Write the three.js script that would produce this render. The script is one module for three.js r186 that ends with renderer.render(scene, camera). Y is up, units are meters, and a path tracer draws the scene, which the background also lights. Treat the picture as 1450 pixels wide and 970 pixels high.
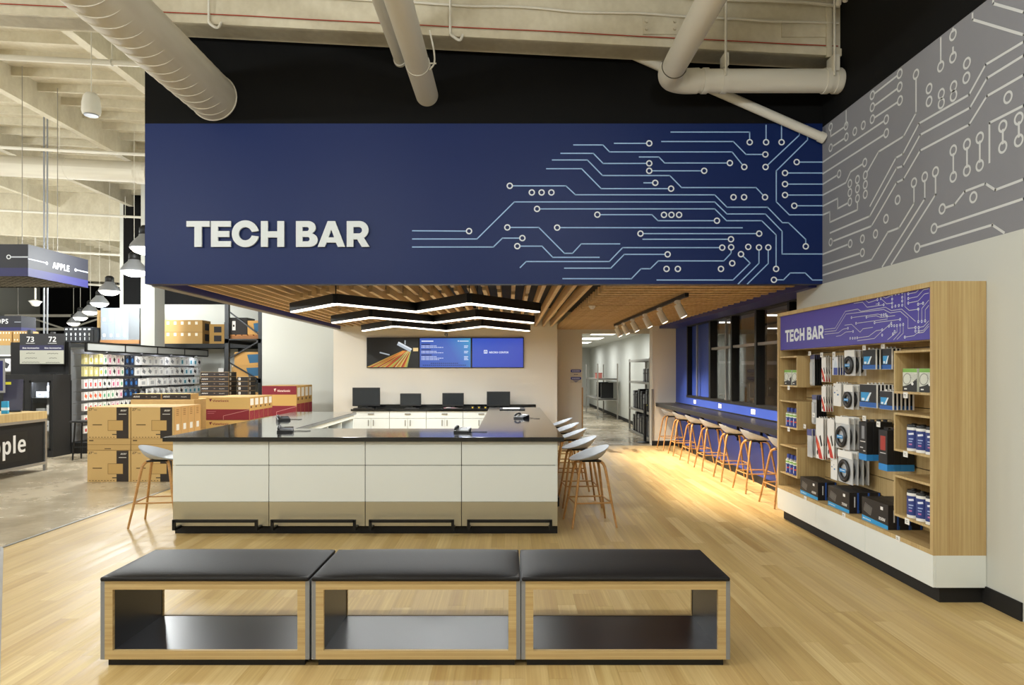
import * as THREE from 'three';
import { RoundedBoxGeometry } from 'three/addons/geometries/RoundedBoxGeometry.js';
import { mergeGeometries } from 'three/addons/utils/BufferGeometryUtils.js';
import { RectAreaLightUniformsLib } from 'three/addons/lights/RectAreaLightUniformsLib.js';

// ---------------------------------------------------------------- camera, background, exposure
const scene = new THREE.Scene();
scene.background = new THREE.Color(0x000000);            // night outside, everything is lit by lamps
const camera = new THREE.PerspectiveCamera(2 * Math.atan(485 / 970) * 180 / Math.PI, 1450 / 970, 0.05, 120);
camera.position.set(0, 1.55, 0);
camera.lookAt(0, 1.55, -10);
camera.setViewOffset(1450, 970, 4, -39, 1450, 970);      // lens shifted up: horizon below the middle of the frame
camera.updateProjectionMatrix();
const renderer = new THREE.WebGLRenderer({ antialias: true });
renderer.toneMapping = THREE.LinearToneMapping;
renderer.toneMappingExposure = 1.0;
renderer.shadowMap.enabled = true;
RectAreaLightUniformsLib.init();
const HIGH_BAY = 31, FRONT = 13.6, LINEAR = 70, TRACK = 8, TROFFER = 17; // lamp strengths
const WARM = 0xffe8c8, NEUTRAL = 0xf4f8f8, COOL = 0xf6f7ff;

// ---------------------------------------------------------------- helpers
let seedState = 7;
const rnd = () => { seedState = (seedState + 0x6d2b79f5) | 0; let t = Math.imul(seedState ^ (seedState >>> 15), 1 | seedState); t = (t + Math.imul(t ^ (t >>> 7), 61 | t)) ^ t; return ((t ^ (t >>> 14)) >>> 0) / 4294967296; };
const rr = (a, b) => a + (b - a) * rnd();
const pick = (a) => a[Math.floor(rnd() * a.length)];
const used = {};
function numbered(name) { const n = used[name] = (used[name] ?? -1) + 1; return n ? name + '_' + String(n).padStart(3, '0') : name; }
const V = (x, y, z) => new THREE.Vector3(x, y, z);

// box with uv in metres
function bx(x0, x1, y0, y1, z0, z1, du = 0, dv = 0) {
  const p = [], n = [], u = [], id = [];
  const f = (a, b, c, d, nn, uv) => { const k = p.length / 3; p.push(...a, ...b, ...c, ...d); for (let i = 0; i < 4; i++) n.push(...nn); for (const q of [a, b, c, d]) { const [s, t] = uv(q); u.push(s + du, t + dv); } id.push(k, k + 1, k + 2, k, k + 2, k + 3); };
  f([x0, y0, z1], [x1, y0, z1], [x1, y1, z1], [x0, y1, z1], [0, 0, 1], (q) => [q[0], q[1]]);
  f([x1, y0, z0], [x0, y0, z0], [x0, y1, z0], [x1, y1, z0], [0, 0, -1], (q) => [q[0], q[1]]);
  f([x1, y0, z1], [x1, y0, z0], [x1, y1, z0], [x1, y1, z1], [1, 0, 0], (q) => [q[2], q[1]]);
  f([x0, y0, z0], [x0, y0, z1], [x0, y1, z1], [x0, y1, z0], [-1, 0, 0], (q) => [q[2], q[1]]);
  f([x0, y1, z1], [x1, y1, z1], [x1, y1, z0], [x0, y1, z0], [0, 1, 0], (q) => [q[0], q[2]]);
  f([x0, y0, z0], [x1, y0, z0], [x1, y0, z1], [x0, y0, z1], [0, -1, 0], (q) => [q[0], q[2]]);
  const g = new THREE.BufferGeometry();
  g.setAttribute('position', new THREE.Float32BufferAttribute(p, 3)); g.setAttribute('normal', new THREE.Float32BufferAttribute(n, 3)); g.setAttribute('uv', new THREE.Float32BufferAttribute(u, 2)); g.setIndex(id);
  return g;
}
const bd = (x0, x1, y0, y1, d0, d1) => bx(x0, x1, y0, y1, -d1, -d0);      // the same with depth from the camera
function rb(w, h, d, r, x = 0, y = 0, z = 0) { const g = new RoundedBoxGeometry(w, h, d, 2, r); g.translate(x, y, z); return g; }   // centred
function cyl(r0, r1, h, x, y, z, seg = 20) { const g = new THREE.CylinderGeometry(r1, r0, h, seg); g.translate(x, y + h / 2, z); return g; }   // base at y
function bar(a, b, r, seg = 8, r2 = r) { const g = new THREE.CylinderGeometry(r2, r, a.distanceTo(b), seg); const d = b.clone().sub(a).normalize(); g.applyQuaternion(new THREE.Quaternion().setFromUnitVectors(V(0, 1, 0), d)); const m = a.clone().add(b).multiplyScalar(.5); g.translate(m.x, m.y, m.z); return g; }
function beam(a, b, w, h) { const l = a.distanceTo(b), g = bx(-w / 2, w / 2, -l / 2, l / 2, -h / 2, h / 2); const d = b.clone().sub(a).normalize(); g.applyQuaternion(new THREE.Quaternion().setFromUnitVectors(V(0, 1, 0), d)); const m = a.clone().add(b).multiplyScalar(.5); g.translate(m.x, m.y, m.z); return g; }
function tube(pts, r, seg = 8, n = 24, curved = true) { const c = curved ? new THREE.CatmullRomCurve3(pts) : pts.reduce((q, p, i) => { if (i) q.add(new THREE.LineCurve3(pts[i - 1], p)); return q; }, new THREE.CurvePath()); return new THREE.TubeGeometry(c, n, r, seg, false); }
function merge(gs) {
  if (!Array.isArray(gs)) return gs; if (gs.length === 1) return gs[0];
  return mergeGeometries(gs.map((g) => { const q = g.index ? g.toNonIndexed() : g; for (const k of Object.keys(q.attributes)) if (!['position', 'normal', 'uv'].includes(k)) q.deleteAttribute(k); return q; }));
}
function part(name, g, m, parent, label) { const o = new THREE.Mesh(merge(g), m); o.name = name; parent.add(o); if (label) o.userData.label = label; return o; }
function thing(name, label, category, [x, y, d] = [0, 0, 0], turn = 0, group) { const o = new THREE.Group(); o.name = numbered(name); o.position.set(x, y, -d); o.rotation.y = turn; o.userData = { label, category }; if (group) o.userData.group = group; scene.add(o); return o; }
function solo(name, g, m, label, category, pos = [0, 0, 0], turn = 0, group) { const o = new THREE.Mesh(merge(g), m); o.name = numbered(name); o.position.set(pos[0], pos[1], -pos[2]); o.rotation.y = turn; o.userData = { label, category }; if (group) o.userData.group = group; scene.add(o); return o; }
function struct(name, g, m, label, parent = scene) { const o = new THREE.Mesh(merge(g), m); o.name = name; if (parent === scene) o.userData = { kind: 'structure', label, category: 'building' }; parent.add(o); return o; }
function structGroup(name, label) { const o = new THREE.Group(); o.name = name; o.userData = { kind: 'structure', label, category: 'building' }; scene.add(o); return o; }
function copy(src, [x, y, d], turn, label) { const c = src.clone(); c.name = numbered(src.name.replace(/_\d{3}$/, '')); c.userData = { ...src.userData }; if (label) c.userData.label = label; c.position.set(x, y, -d); if (turn !== undefined) c.rotation.y = turn; scene.add(c); return c; }

// ---------------------------------------------------------------- computed textures
function valueNoise(w, h, cx, cy, seed) {            // tileable value noise
  const g = new Float32Array(cx * cy); let s = seed; for (let i = 0; i < g.length; i++) { s = (Math.imul(s, 1664525) + 1013904223) | 0; g[i] = (s >>> 8) / 16777216; }
  const o = new Float32Array(w * h), sm = (t) => t * t * (3 - 2 * t);
  for (let y = 0; y < h; y++) { const fy = y / h * cy, iy = Math.floor(fy), ty = sm(fy - iy), y0 = iy % cy * cx, y1 = (iy + 1) % cy * cx; for (let x = 0; x < w; x++) { const fx = x / w * cx, ix = Math.floor(fx), tx = sm(fx - ix), x0 = ix % cx, x1 = (ix + 1) % cx; o[y * w + x] = (g[y0 + x0] * (1 - tx) + g[y0 + x1] * tx) * (1 - ty) + (g[y1 + x0] * (1 - tx) + g[y1 + x1] * tx) * ty; } }
  return o;
}
function layers(w, h, list) { const o = new Float32Array(w * h); for (const [cx, cy, a, seed] of list) { const n = valueNoise(w, h, cx, cy, seed); for (let i = 0; i < o.length; i++) o[i] += (n[i] - .5) * a; } return o; }
function dataTex(w, h, fn, srgb, rep = 1, repY = rep) { const d = new Uint8Array(w * h * 4); for (let i = 0; i < w * h; i++) { const c = fn(i); d[i * 4] = c[0]; d[i * 4 + 1] = c[1]; d[i * 4 + 2] = c[2]; d[i * 4 + 3] = 255; } const t = new THREE.DataTexture(d, w, h); t.wrapS = t.wrapT = THREE.RepeatWrapping; t.magFilter = THREE.LinearFilter; t.minFilter = THREE.LinearMipmapLinearFilter; t.generateMipmaps = true; if (srgb) t.colorSpace = THREE.SRGBColorSpace; t.repeat.set(1 / rep, 1 / repY); t.needsUpdate = true; return t; }
const cl = (v) => Math.max(0, Math.min(255, v));
const grainN = layers(256, 512, [[48, 3, .5, 11], [120, 6, .35, 12], [9, 2, .4, 13], [24, 24, .1, 14]]);
const grainTex = dataTex(256, 512, (i) => { const v = grainN[i]; return [cl(232 + v * 40), cl(224 + v * 56), cl(208 + v * 72)]; }, true, .5, 2.2);        // grain runs along v
const grainRough = dataTex(256, 512, (i) => { const v = 150 + grainN[i] * 80; return [v, cl(v), v]; }, false, .5, 2.2);
const ashTex = grainTex.clone(); ashTex.repeat.set(1 / .35, 1 / 1.6);
const ashAcross = grainTex.clone(); ashAcross.rotation = Math.PI / 2; ashAcross.repeat.set(1 / .35, 1 / 1.6);
const concN = layers(512, 512, [[4, 4, .5, 21], [9, 9, .45, 22], [22, 22, .3, 23], [70, 70, .18, 24], [200, 200, .12, 25]]);
const concTex = dataTex(512, 512, (i) => { const v = concN[i]; return [cl(222 + v * 44), cl(216 + v * 46), cl(206 + v * 50)]; }, true, 3.4);
const concRough = dataTex(512, 512, (i) => { const v = cl(128 + concN[i] * 110); return [v, v, v]; }, false, 3.4);
const fineN = layers(256, 256, [[90, 90, .6, 31], [160, 160, .5, 32], [30, 30, .3, 33]]);
const fineTex = dataTex(256, 256, (i) => { const v = cl(128 + fineN[i] * 120); return [v, v, v]; }, false, .35);
const paintN = layers(256, 256, [[120, 120, .4, 41], [40, 40, .3, 42], [6, 6, .3, 43]]);
const paintBump = dataTex(256, 256, (i) => { const v = cl(128 + paintN[i] * 120); return [v, v, v]; }, false, .6);
const oldPaintN = layers(256, 256, [[5, 3, .5, 51], [14, 9, .4, 52], [60, 40, .3, 53], [140, 140, .2, 54]]);
const oldPaintTex = dataTex(256, 256, (i) => { const v = oldPaintN[i]; return [cl(236 + v * 34), cl(233 + v * 38), cl(226 + v * 44)]; }, true, 2.6);
const cardN = layers(128, 128, [[40, 40, .4, 61], [8, 8, .4, 62]]);
const cardTex = dataTex(128, 128, (i) => { const v = cardN[i]; return [cl(238 + v * 22), cl(236 + v * 24), cl(232 + v * 28)]; }, true, .5);
function canvasTex(w, h, draw) { const c = document.createElement('canvas'); c.width = w; c.height = h; draw(c.getContext('2d'), w, h); const t = new THREE.CanvasTexture(c); t.colorSpace = THREE.SRGBColorSpace; t.anisotropy = 8; return t; }

// ---------------------------------------------------------------- materials
const std = (color, roughness = .6, o = {}) => new THREE.MeshStandardMaterial({ color, roughness, ...o });
const phy = (color, roughness = .6, o = {}) => new THREE.MeshPhysicalMaterial({ color, roughness, ...o });
const M = {
  wallWhite: std(0xc8c9c2, .75, { bumpMap: paintBump, bumpScale: .0006 }),
  wallCream: std(0xe2dccf, .75, { bumpMap: paintBump, bumpScale: .0006 }),
  mural: std(0x85858a, .62, { bumpMap: paintBump, bumpScale: .0005 }),
  muralLine: std(0xcfd0cf, .6),
  blue: phy(0x062058, .45, { specularIntensity: .55, bumpMap: paintBump, bumpScale: .0004 }),
  blueDeep: std(0x2a2f7c, .45, { bumpMap: paintBump, bumpScale: .0004 }),
  blueWall: std(0x2a459e, .5, { bumpMap: paintBump, bumpScale: .0004 }),
  blueLine: std(0x9cc0e8, .5),
  ring: std(0xe4eaf0, .5),
  letter: std(0xdfe6ea, .45),
  blackWall: phy(0x070707, .8, { specularIntensity: .4, bumpMap: paintBump, bumpScale: .0006 }),
  cream: std(0xdcd6c4, .8, { map: oldPaintTex }),
  duct: std(0xdedacf, .65, { map: oldPaintTex }),
  pipe: std(0xd8d4c8, .6),
  redWire: std(0xa8402e, .6),
  concrete: phy(0xd8ceba, .5, { map: concTex, roughnessMap: concRough, clearcoat: .12, clearcoatRoughness: .12 }),
  slab: std(0x14100c, .95),
  ash: std(0xd2bb8c, .55, { map: ashTex }),
  ashFlat: std(0xd2bb8c, .55, { map: ashAcross }),
  slat: std(0xe6caa0, .55, { map: ashAcross }),
  slatX: std(0xe6caa0, .55, { map: ashTex }),
  leg: std(0xcc9c60, .5, { map: ashTex }),
  shell: std(0xb4b9c0, .5),
  blackMetal: std(0x121212, .45, { metalness: .3 }),
  blackPlastic: std(0x131314, .42),
  blackMatte: std(0x0f0e0e, .7),
  darkBoard: std(0x211c1b, .55),
  top: phy(0x111214, .12, { clearcoat: .5, clearcoatRoughness: .05, specularIntensity: 1 }),
  counter: phy(0x18181a, .38),
  laminate: phy(0xe4e8e4, .3, {}),
  kick: std(0xb9b198, .36, { metalness: .55 }),
  alu: std(0xa9aaab, .38, { metalness: .75 }),
  greyEdge: std(0x8d9095, .45, { metalness: .35 }),
  leather: phy(0x161312, .55, { specularIntensity: .6, bumpMap: fineTex, bumpScale: .0007 }),
  liner: phy(0x15141b, .3, { specularIntensity: .8 }),
  white: std(0xe9e7e2, .5),
  paper: std(0xf0eee8, .8),
  steel: std(0x9a968e, .45, { metalness: .5 }),
  gold: std(0xb08a55, .4, { metalness: .4 }),
  card: std(0xcdaa72, .85, { map: cardTex }),
  cardDark: std(0xa87a40, .85, { map: cardTex }),
  glow: new THREE.MeshStandardMaterial({ color: 0xffffff, emissive: 0xfff4e4, emissiveIntensity: 4, roughness: .5 }),
  glowCool: new THREE.MeshStandardMaterial({ color: 0xffffff, emissive: 0xfdf8ee, emissiveIntensity: 2.2, roughness: .5 }),
  glass: phy(0xffffff, .02, { transmission: 1, thickness: 0, ior: 1.5 }),
  bag: phy(0xf8f9fa, .18, { transmission: .5, thickness: 0, ior: 1.4 }),
  wrap: phy(0xeef2f6, .12, { transmission: .88, thickness: 0, ior: 1.45 }),
  screenOff: phy(0x2c3034, .14, {}),
};
const plankTones = [0xd6be88, 0xdcc490, 0xd0b680, 0xe0ca98, 0xd8c08c].map((c) => phy(c, .85, { map: grainTex, roughnessMap: grainRough }));
const colour = {}; const C = (hex, rough = .55) => colour[hex + '_' + rough] ??= std(hex, rough);

// lamps ----------------------------------------------------------
function pointLamp(x, y, d, power, color = NEUTRAL, radius = 8) { const l = new THREE.PointLight(color, power, 0, 2); l.position.set(x, y, -d); l.castShadow = true; l.shadow.radius = radius; scene.add(l); return l; }
function areaLamp(x, y, d, w, h, strength, color, look) { const l = new THREE.RectAreaLight(color, strength, w, h); l.position.set(x, y, -d); l.lookAt(...look); scene.add(l); return l; }

// ================================================================ THE BUILDING
const WALL = 3.165, FASCIA = 6.92, SOFFIT = 2.42, WINDOW = 3.42;
const girderY = (x) => 4.54 + .051 * (WALL - x), deckY = (x) => girderY(x) + 1.3;
{
  // floors
  const shape = new THREE.Shape([[-30, -8], [WALL, -8], [WALL, -1], [.68, -1], [-4.42, 5.97], [-4.42, 44], [-30, 44]].map(([x, d]) => new THREE.Vector2(x, d)));
  const g = new THREE.ExtrudeGeometry(shape, { depth: .1, bevelEnabled: false }); g.rotateX(-Math.PI / 2); g.translate(0, -.098, 0);
  struct('floor_store', g, M.concrete, 'polished beige concrete floor of the store');
  struct('floor_hall', bd(.6, 3.7, -.1, .002, 14.05, 30), M.concrete, 'polished concrete floor in the back hallway');
  const f = structGroup('floor_wood', 'honey coloured narrow plank floor around the service bar');
  part('slab', bd(-4.7, WINDOW + .2, -.2, -.012, -1.2, 15.5), M.slab, f);
  const geos = []; for (let k = 0; k < 10; k++) { const L = .8 + .09 * k; geos.push([L, bx(-.0597, .0597, -.012, 0, -L / 2, L / 2, rr(0, 5), rr(0, 5))]); }
  const list = []; const W = .12;
  for (let r = 0; r < 66; r++) { const x = -4.48 + W * (r + .5); if (x > WINDOW) break; let d = -1.1 - rr(0, 1); while (d < 14.05) { const k = Math.floor(rnd() * 10), [L, g] = geos[k]; const dmin = 5.97 - 1.366 * (x + 4.42) - .35; const c = d + L / 2; if (d + L > Math.max(dmin, -1) && c + L / 2 < 14.3 + L) list.push([x, c, k, Math.floor(rnd() * plankTones.length)]); d += L + .0008; } }
  const seen = (x, c) => { const D = Math.max(c, 2.8); return Math.abs(x) / D < .8 && c > 2.9; };
  list.sort((a, b) => (seen(a[0], a[1]) ? a[1] : 100 + Math.abs(a[1])) - (seen(b[0], b[1]) ? b[1] : 100 + Math.abs(b[1])));
  const rest = plankTones.map(() => []);
  list.forEach(([x, c, k, t], i) => { const [L, g] = geos[k]; if (i < 300) { const o = new THREE.Mesh(g, plankTones[t]); o.name = numbered('plank'); o.position.set(x, 0, -c); f.add(o); } else { const q = g.clone(); q.translate(x, 0, -Math.min(c, 14.3 - L / 2)); rest[t].push(q); } });
  rest.forEach((q, t) => { if (q.length) { const o = part('plank_field', q, plankTones[t], f); o.name = numbered('plank_field'); o.userData.kind = 'stuff'; } });
  struct('trim_1', [beam(V(-4.42, .004, -5.97), V(-4.42, .004, -14.5), .03, .006), beam(V(-4.42, .004, -5.97), V(.68, .004, 1), .03, .006)], M.alu, 'thin metal strip between wood and concrete floor');

  // right hand wall with mural
  const w = structGroup('wall_right', 'tall side wall, white below, grey circuit mural in the middle, black above');
  struct('lower_wall', bd(WALL, WALL + .25, 0, SOFFIT, -8, 7.54), M.wallWhite, '', w);
  struct('mural_panel', bd(WALL, WALL + .25, SOFFIT, 4.0, -8, FASCIA + .13), M.mural, '', w);
  struct('upper_wall', bd(WALL, WALL + .25, 4.0, 6.2, -8, FASCIA + .13), M.blackWall, '', w);
  struct('baseboard_right', bd(WALL - .012, WALL, 0, .115, 4.22, 4.6), M.blackMatte, 'black rubber baseboard at the foot of the white wall');
  // fascia over the bar
  struct('wall_fascia', bd(-3.68, WALL, SOFFIT, 4.04, FASCIA, FASCIA + .13), M.blue, 'deep blue fascia wall above the service bar');
  struct('wall_fascia_upper', bd(-3.68, WALL, 4.04, 6.2, FASCIA, FASCIA + .13), M.blackWall, 'black painted wall above the blue fascia');
  const sl = structGroup('wall_soffit_side', 'side of the dropped ceiling with a blue inner edge');
  struct('outer_face', bd(-3.68, -3.6, SOFFIT, 6.4, FASCIA + .13, 15.6), M.wallWhite, '', sl);
  struct('inner_face', bd(-3.6, -3.57, SOFFIT, 2.9, FASCIA + .13, 14.5), M.blueDeep, '', sl);
  struct('edge_strip', bd(-3.68, -3.57, SOFFIT - .012, SOFFIT, FASCIA + .13, 14.5), M.greyEdge, '', sl);
  struct('ceiling_plenum', bd(-3.6, WINDOW + .2, 2.86, 2.95, FASCIA + .13, 15.6), M.blackMatte, 'black ceiling above the wooden slats');
  struct('trim_2', bd(3.08, WINDOW, 2.4, 2.86, 7.05, 14.05), M.blueDeep, 'blue valance along the window wall ceiling');
  // back walls
  struct('wall_back', bd(-3.72, 1.016, 0, 2.9, 14.5, 14.75), M.wallCream, 'cream wall carrying the three screens');
  struct('wall_back_return', [bd(.95, 1.016, 0, 2.9, 14.75, 15.4), bd(.95, 1.64, 0, 2.9, 15.4, 15.55)], M.wallCream, 'cream wall section beside the hallway opening');
  struct('wall_header', bd(1.64, 3.2, 2.37, 2.9, 15.4, 15.55), M.wallCream, 'shallow header over the hallway opening');
  struct('wall_pier', bd(2.94, WINDOW + .2, 0, 2.9, 14.05, 14.35), M.wallCream, 'cream pier between hallway and window counter');
  struct('trim_3', [bd(2.925, WALL + .3, 0, .1, 14.035, 14.05)], M.blackMatte, 'black baseboard round the cream pier');
  struct('trim_4', [bd(1.63, 1.66, .06, 1.16, 15.385, 15.43)], M.gold, 'tan corner guard on the wall end beside the hallway');
  struct('trim_5', [bd(2.92, 2.96, .1, 1.16, 14.03, 14.07)], M.steel, 'grey corner guard on the pier edge');
  // hallway
  struct('wall_hall_right', bd(3.5, 3.7, 0, 2.7, 14.35, 30), M.wallWhite, 'white hallway wall behind the metal shelves');
  struct('wall_hall_left', bd(1.0, 1.2, 0, 2.7, 15.55, 30), M.wallWhite, 'white inner wall of the hallway');
  struct('wall_hall_end', bd(1.2, 3.5, 0, 2.7, 29.8, 30), M.wallWhite, 'end wall of the hallway');
  struct('ceiling_hall', bd(1.0, 3.7, 2.5, 2.6, 15.55, 30), M.wallWhite, 'white hallway ceiling');
  struct('baseboard_hall', bd(3.488, 3.5, 0, .1, 14.4, 29.8), M.blackMatte, 'black baseboard along the hallway wall');
  // store walls
  struct('wall_store_back', bd(-5.62, -3.72, 0, 3.4, 15.6, 15.8), M.wallWhite, 'pale wall behind the red and brown box stacks');
  struct('wall_store_back_upper', bd(-5.62, -3.68, 3.4, 6.6, 15.6, 15.8), M.blackWall, 'black upper part of the store back wall');
  struct('wall_rack', bd(-10.7, -5.62, 0, 3.37, 19, 19.2), M.wallWhite, 'white wall behind the storage racks'); struct('wall_rack_return', bd(-5.7, -5.62, 0, 3.37, 15.8, 19), M.wallWhite, 'white return wall beside the rack end');
  struct('wall_rack_upper', bd(-10.7, -5.62, 3.37, 6.9, 19, 19.2), M.blackWall, 'black wall above the storage racks');
  struct('wall_far', bd(-30, -10, 0, 3.2, 43.8, 44), M.wallWhite, 'far white wall of the store');
  struct('wall_far_upper', bd(-30, -10, 3.2, 8, 43.8, 44), M.blackWall, 'black band high on the far wall');
  struct('wall_store_left', bd(-30.2, -30, 0, 8, -8, 44), M.wallWhite, 'white outer wall of the store');
  struct('wall_store_front', bd(-30, WALL, 0, 8, -8.2, -8), M.wallWhite, 'white wall behind the viewer');
  struct('wall_rack_side', bd(-10.8, -10.7, 0, 7, 19, 44), M.wallWhite, 'side wall of the far sales area');
  // column
  struct('column', bd(-9.14, -8.8, 0, 6.2, 17, 17.5), M.wallWhite, 'square white column beside the hanging lamps');

  // roof: deck, girders, purlins, sub purlins
  const roof = structGroup('ceiling_store', 'cream painted open roof of girders, purlins and panels');
  const quad = (x0, x1, d0, d1, fy, th) => { const g = bx(x0, x1, 0, th, -d1, -d0), p = g.attributes.position; for (let i = 0; i < p.count; i++) p.setY(i, p.getY(i) + fy(p.getX(i))); g.computeVertexNormals(); return g; };
  part('deck', quad(-30, WALL + .25, -8, 44, deckY, .12), M.cream, roof);
  for (const [d0, x1] of [[6.55, WALL], [19.6, -10.85], [31.8, -10.85], [-5.6, WALL]]) {
    part('girder', quad(-30, x1, d0, d0 + .24, girderY, 1.3), M.cream, roof);
    if (d0 === 6.55) part('girder_lip', quad(-30, x1, d0 - .03, d0 + .27, girderY, .07), M.cream, roof);
  }
  for (let k = 0; k < 9; k++) { const x = -5.6 - 2.44 * k; for (const [d0, d1] of [[6.79, 19.6], [19.84, 31.8], [32.04, 43.8]]) { if (x > -10.7 && d0 > 19) continue; part('purlin', bd(x - .07, x + .07, girderY(x) + .85, deckY(x) + .05, d0, x > -10.7 ? 19 : d1), M.cream, roof); } }
  const small = [];
  for (let k = -1; k < 8; k++) { const xa = k < 0 ? -3.7 : -5.67 - 2.44 * k, xb = -5.53 - 2.44 * (k + 1); if (k < 0) continue; for (let d = 7.3; d < 43; d += .61) { const x0 = -5.6 - 2.44 * (k + 1) + .07, x1 = -5.6 - 2.44 * k - .07; if (x1 > -10.6 && d > 19) continue; const g = quad(x0, x1, d, d + .05, (x) => deckY(x) - .14, .14); if (k < 3 && d < 18) part('sub_purlin', g, M.cream, roof); else small.push(g); } }
  for (let d = 7.3; d < 15.4; d += .61) part('sub_purlin', quad(-5.53, -3.68, d, d + .05, (x) => deckY(x) - .14, .14), M.cream, roof);
  part('sub_purlin_field', small, M.cream, roof).userData.kind = 'stuff';
}

// vinyl lines and rings lying on a wall: toWorld maps picture units to a point, n is the wall normal
function linework(lines, rings, map, n, width, ro, ri, lift) {
  const L = [], Rg = [], up = V(0, 1, 0), side = up.clone().cross(n).normalize();   // side x up = n
  const flat = (p) => [p.dot(side), p.y];
  const plane = (s, t, base) => side.clone().multiplyScalar(s).add(V(0, t, 0)).add(n.clone().multiplyScalar(base + lift));
  for (const pts of lines) {
    const w = pts.map((p) => map(p[0], p[1])), base = w[0].dot(n);
    for (let i = 1; i < w.length; i++) {
      const [ax, ay] = flat(w[i - 1]), [bx_, by] = flat(w[i]), l = Math.hypot(bx_ - ax, by - ay) || 1, ex = (bx_ - ax) / l, ey = (by - ay) / l, h = width / 2, e0 = i > 1 ? h * .7 : 0, e1 = i < w.length - 1 ? h * .7 : 0;
      const q = [[ax - ex * e0 - ey * h, ay - ey * e0 + ex * h], [ax - ex * e0 + ey * h, ay - ey * e0 - ex * h], [bx_ + ex * e1 + ey * h, by + ey * e1 - ex * h], [bx_ + ex * e1 - ey * h, by + ey * e1 + ex * h]].map(([s, t]) => plane(s, t, base));
      const g = new THREE.BufferGeometry(); g.setAttribute('position', new THREE.Float32BufferAttribute(q.flatMap((p) => p.toArray()), 3)); g.setAttribute('normal', new THREE.Float32BufferAttribute([n, n, n, n].flatMap((p) => p.toArray()), 3)); g.setAttribute('uv', new THREE.Float32BufferAttribute([0, 0, 1, 0, 1, 1, 0, 1], 2)); g.setIndex([0, 1, 2, 0, 2, 3]); L.push(g);
    }
  }
  for (const [x, y] of rings) { const c = map(x, y), g = new THREE.RingGeometry(ri, ro, 24); g.applyQuaternion(new THREE.Quaternion().setFromUnitVectors(V(0, 0, 1), n)); const o = c.add(n.clone().multiplyScalar(lift + .0006)); g.translate(o.x, o.y, o.z); Rg.push(g); }
  return [merge(L), merge(Rg)];
}
// a trace list: each entry is a list of points; a point [x, y, 1] carries a ring. Line ends stop at the ring's rim.
function traces(list, gap) {
  const lines = [], rings = [];
  for (const t of list) {
    const p = t.map((q) => q.slice(0, 2));
    t.forEach((q) => q[2] && rings.push([q[0], q[1]]));
    if (p.length > 1) {
      if (t[0][2]) { const d = Math.hypot(p[1][0] - p[0][0], p[1][1] - p[0][1]); p[0] = [p[0][0] + (p[1][0] - p[0][0]) * gap / d, p[0][1] + (p[1][1] - p[0][1]) * gap / d]; }
      const e = p.length - 1; if (t[e][2]) { const d = Math.hypot(p[e - 1][0] - p[e][0], p[e - 1][1] - p[e][1]); p[e] = [p[e][0] + (p[e - 1][0] - p[e][0]) * gap / d, p[e][1] + (p[e - 1][1] - p[e][1]) * gap / d]; }
      lines.push(p);
    }
  }
  return [lines, rings];
}
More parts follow.
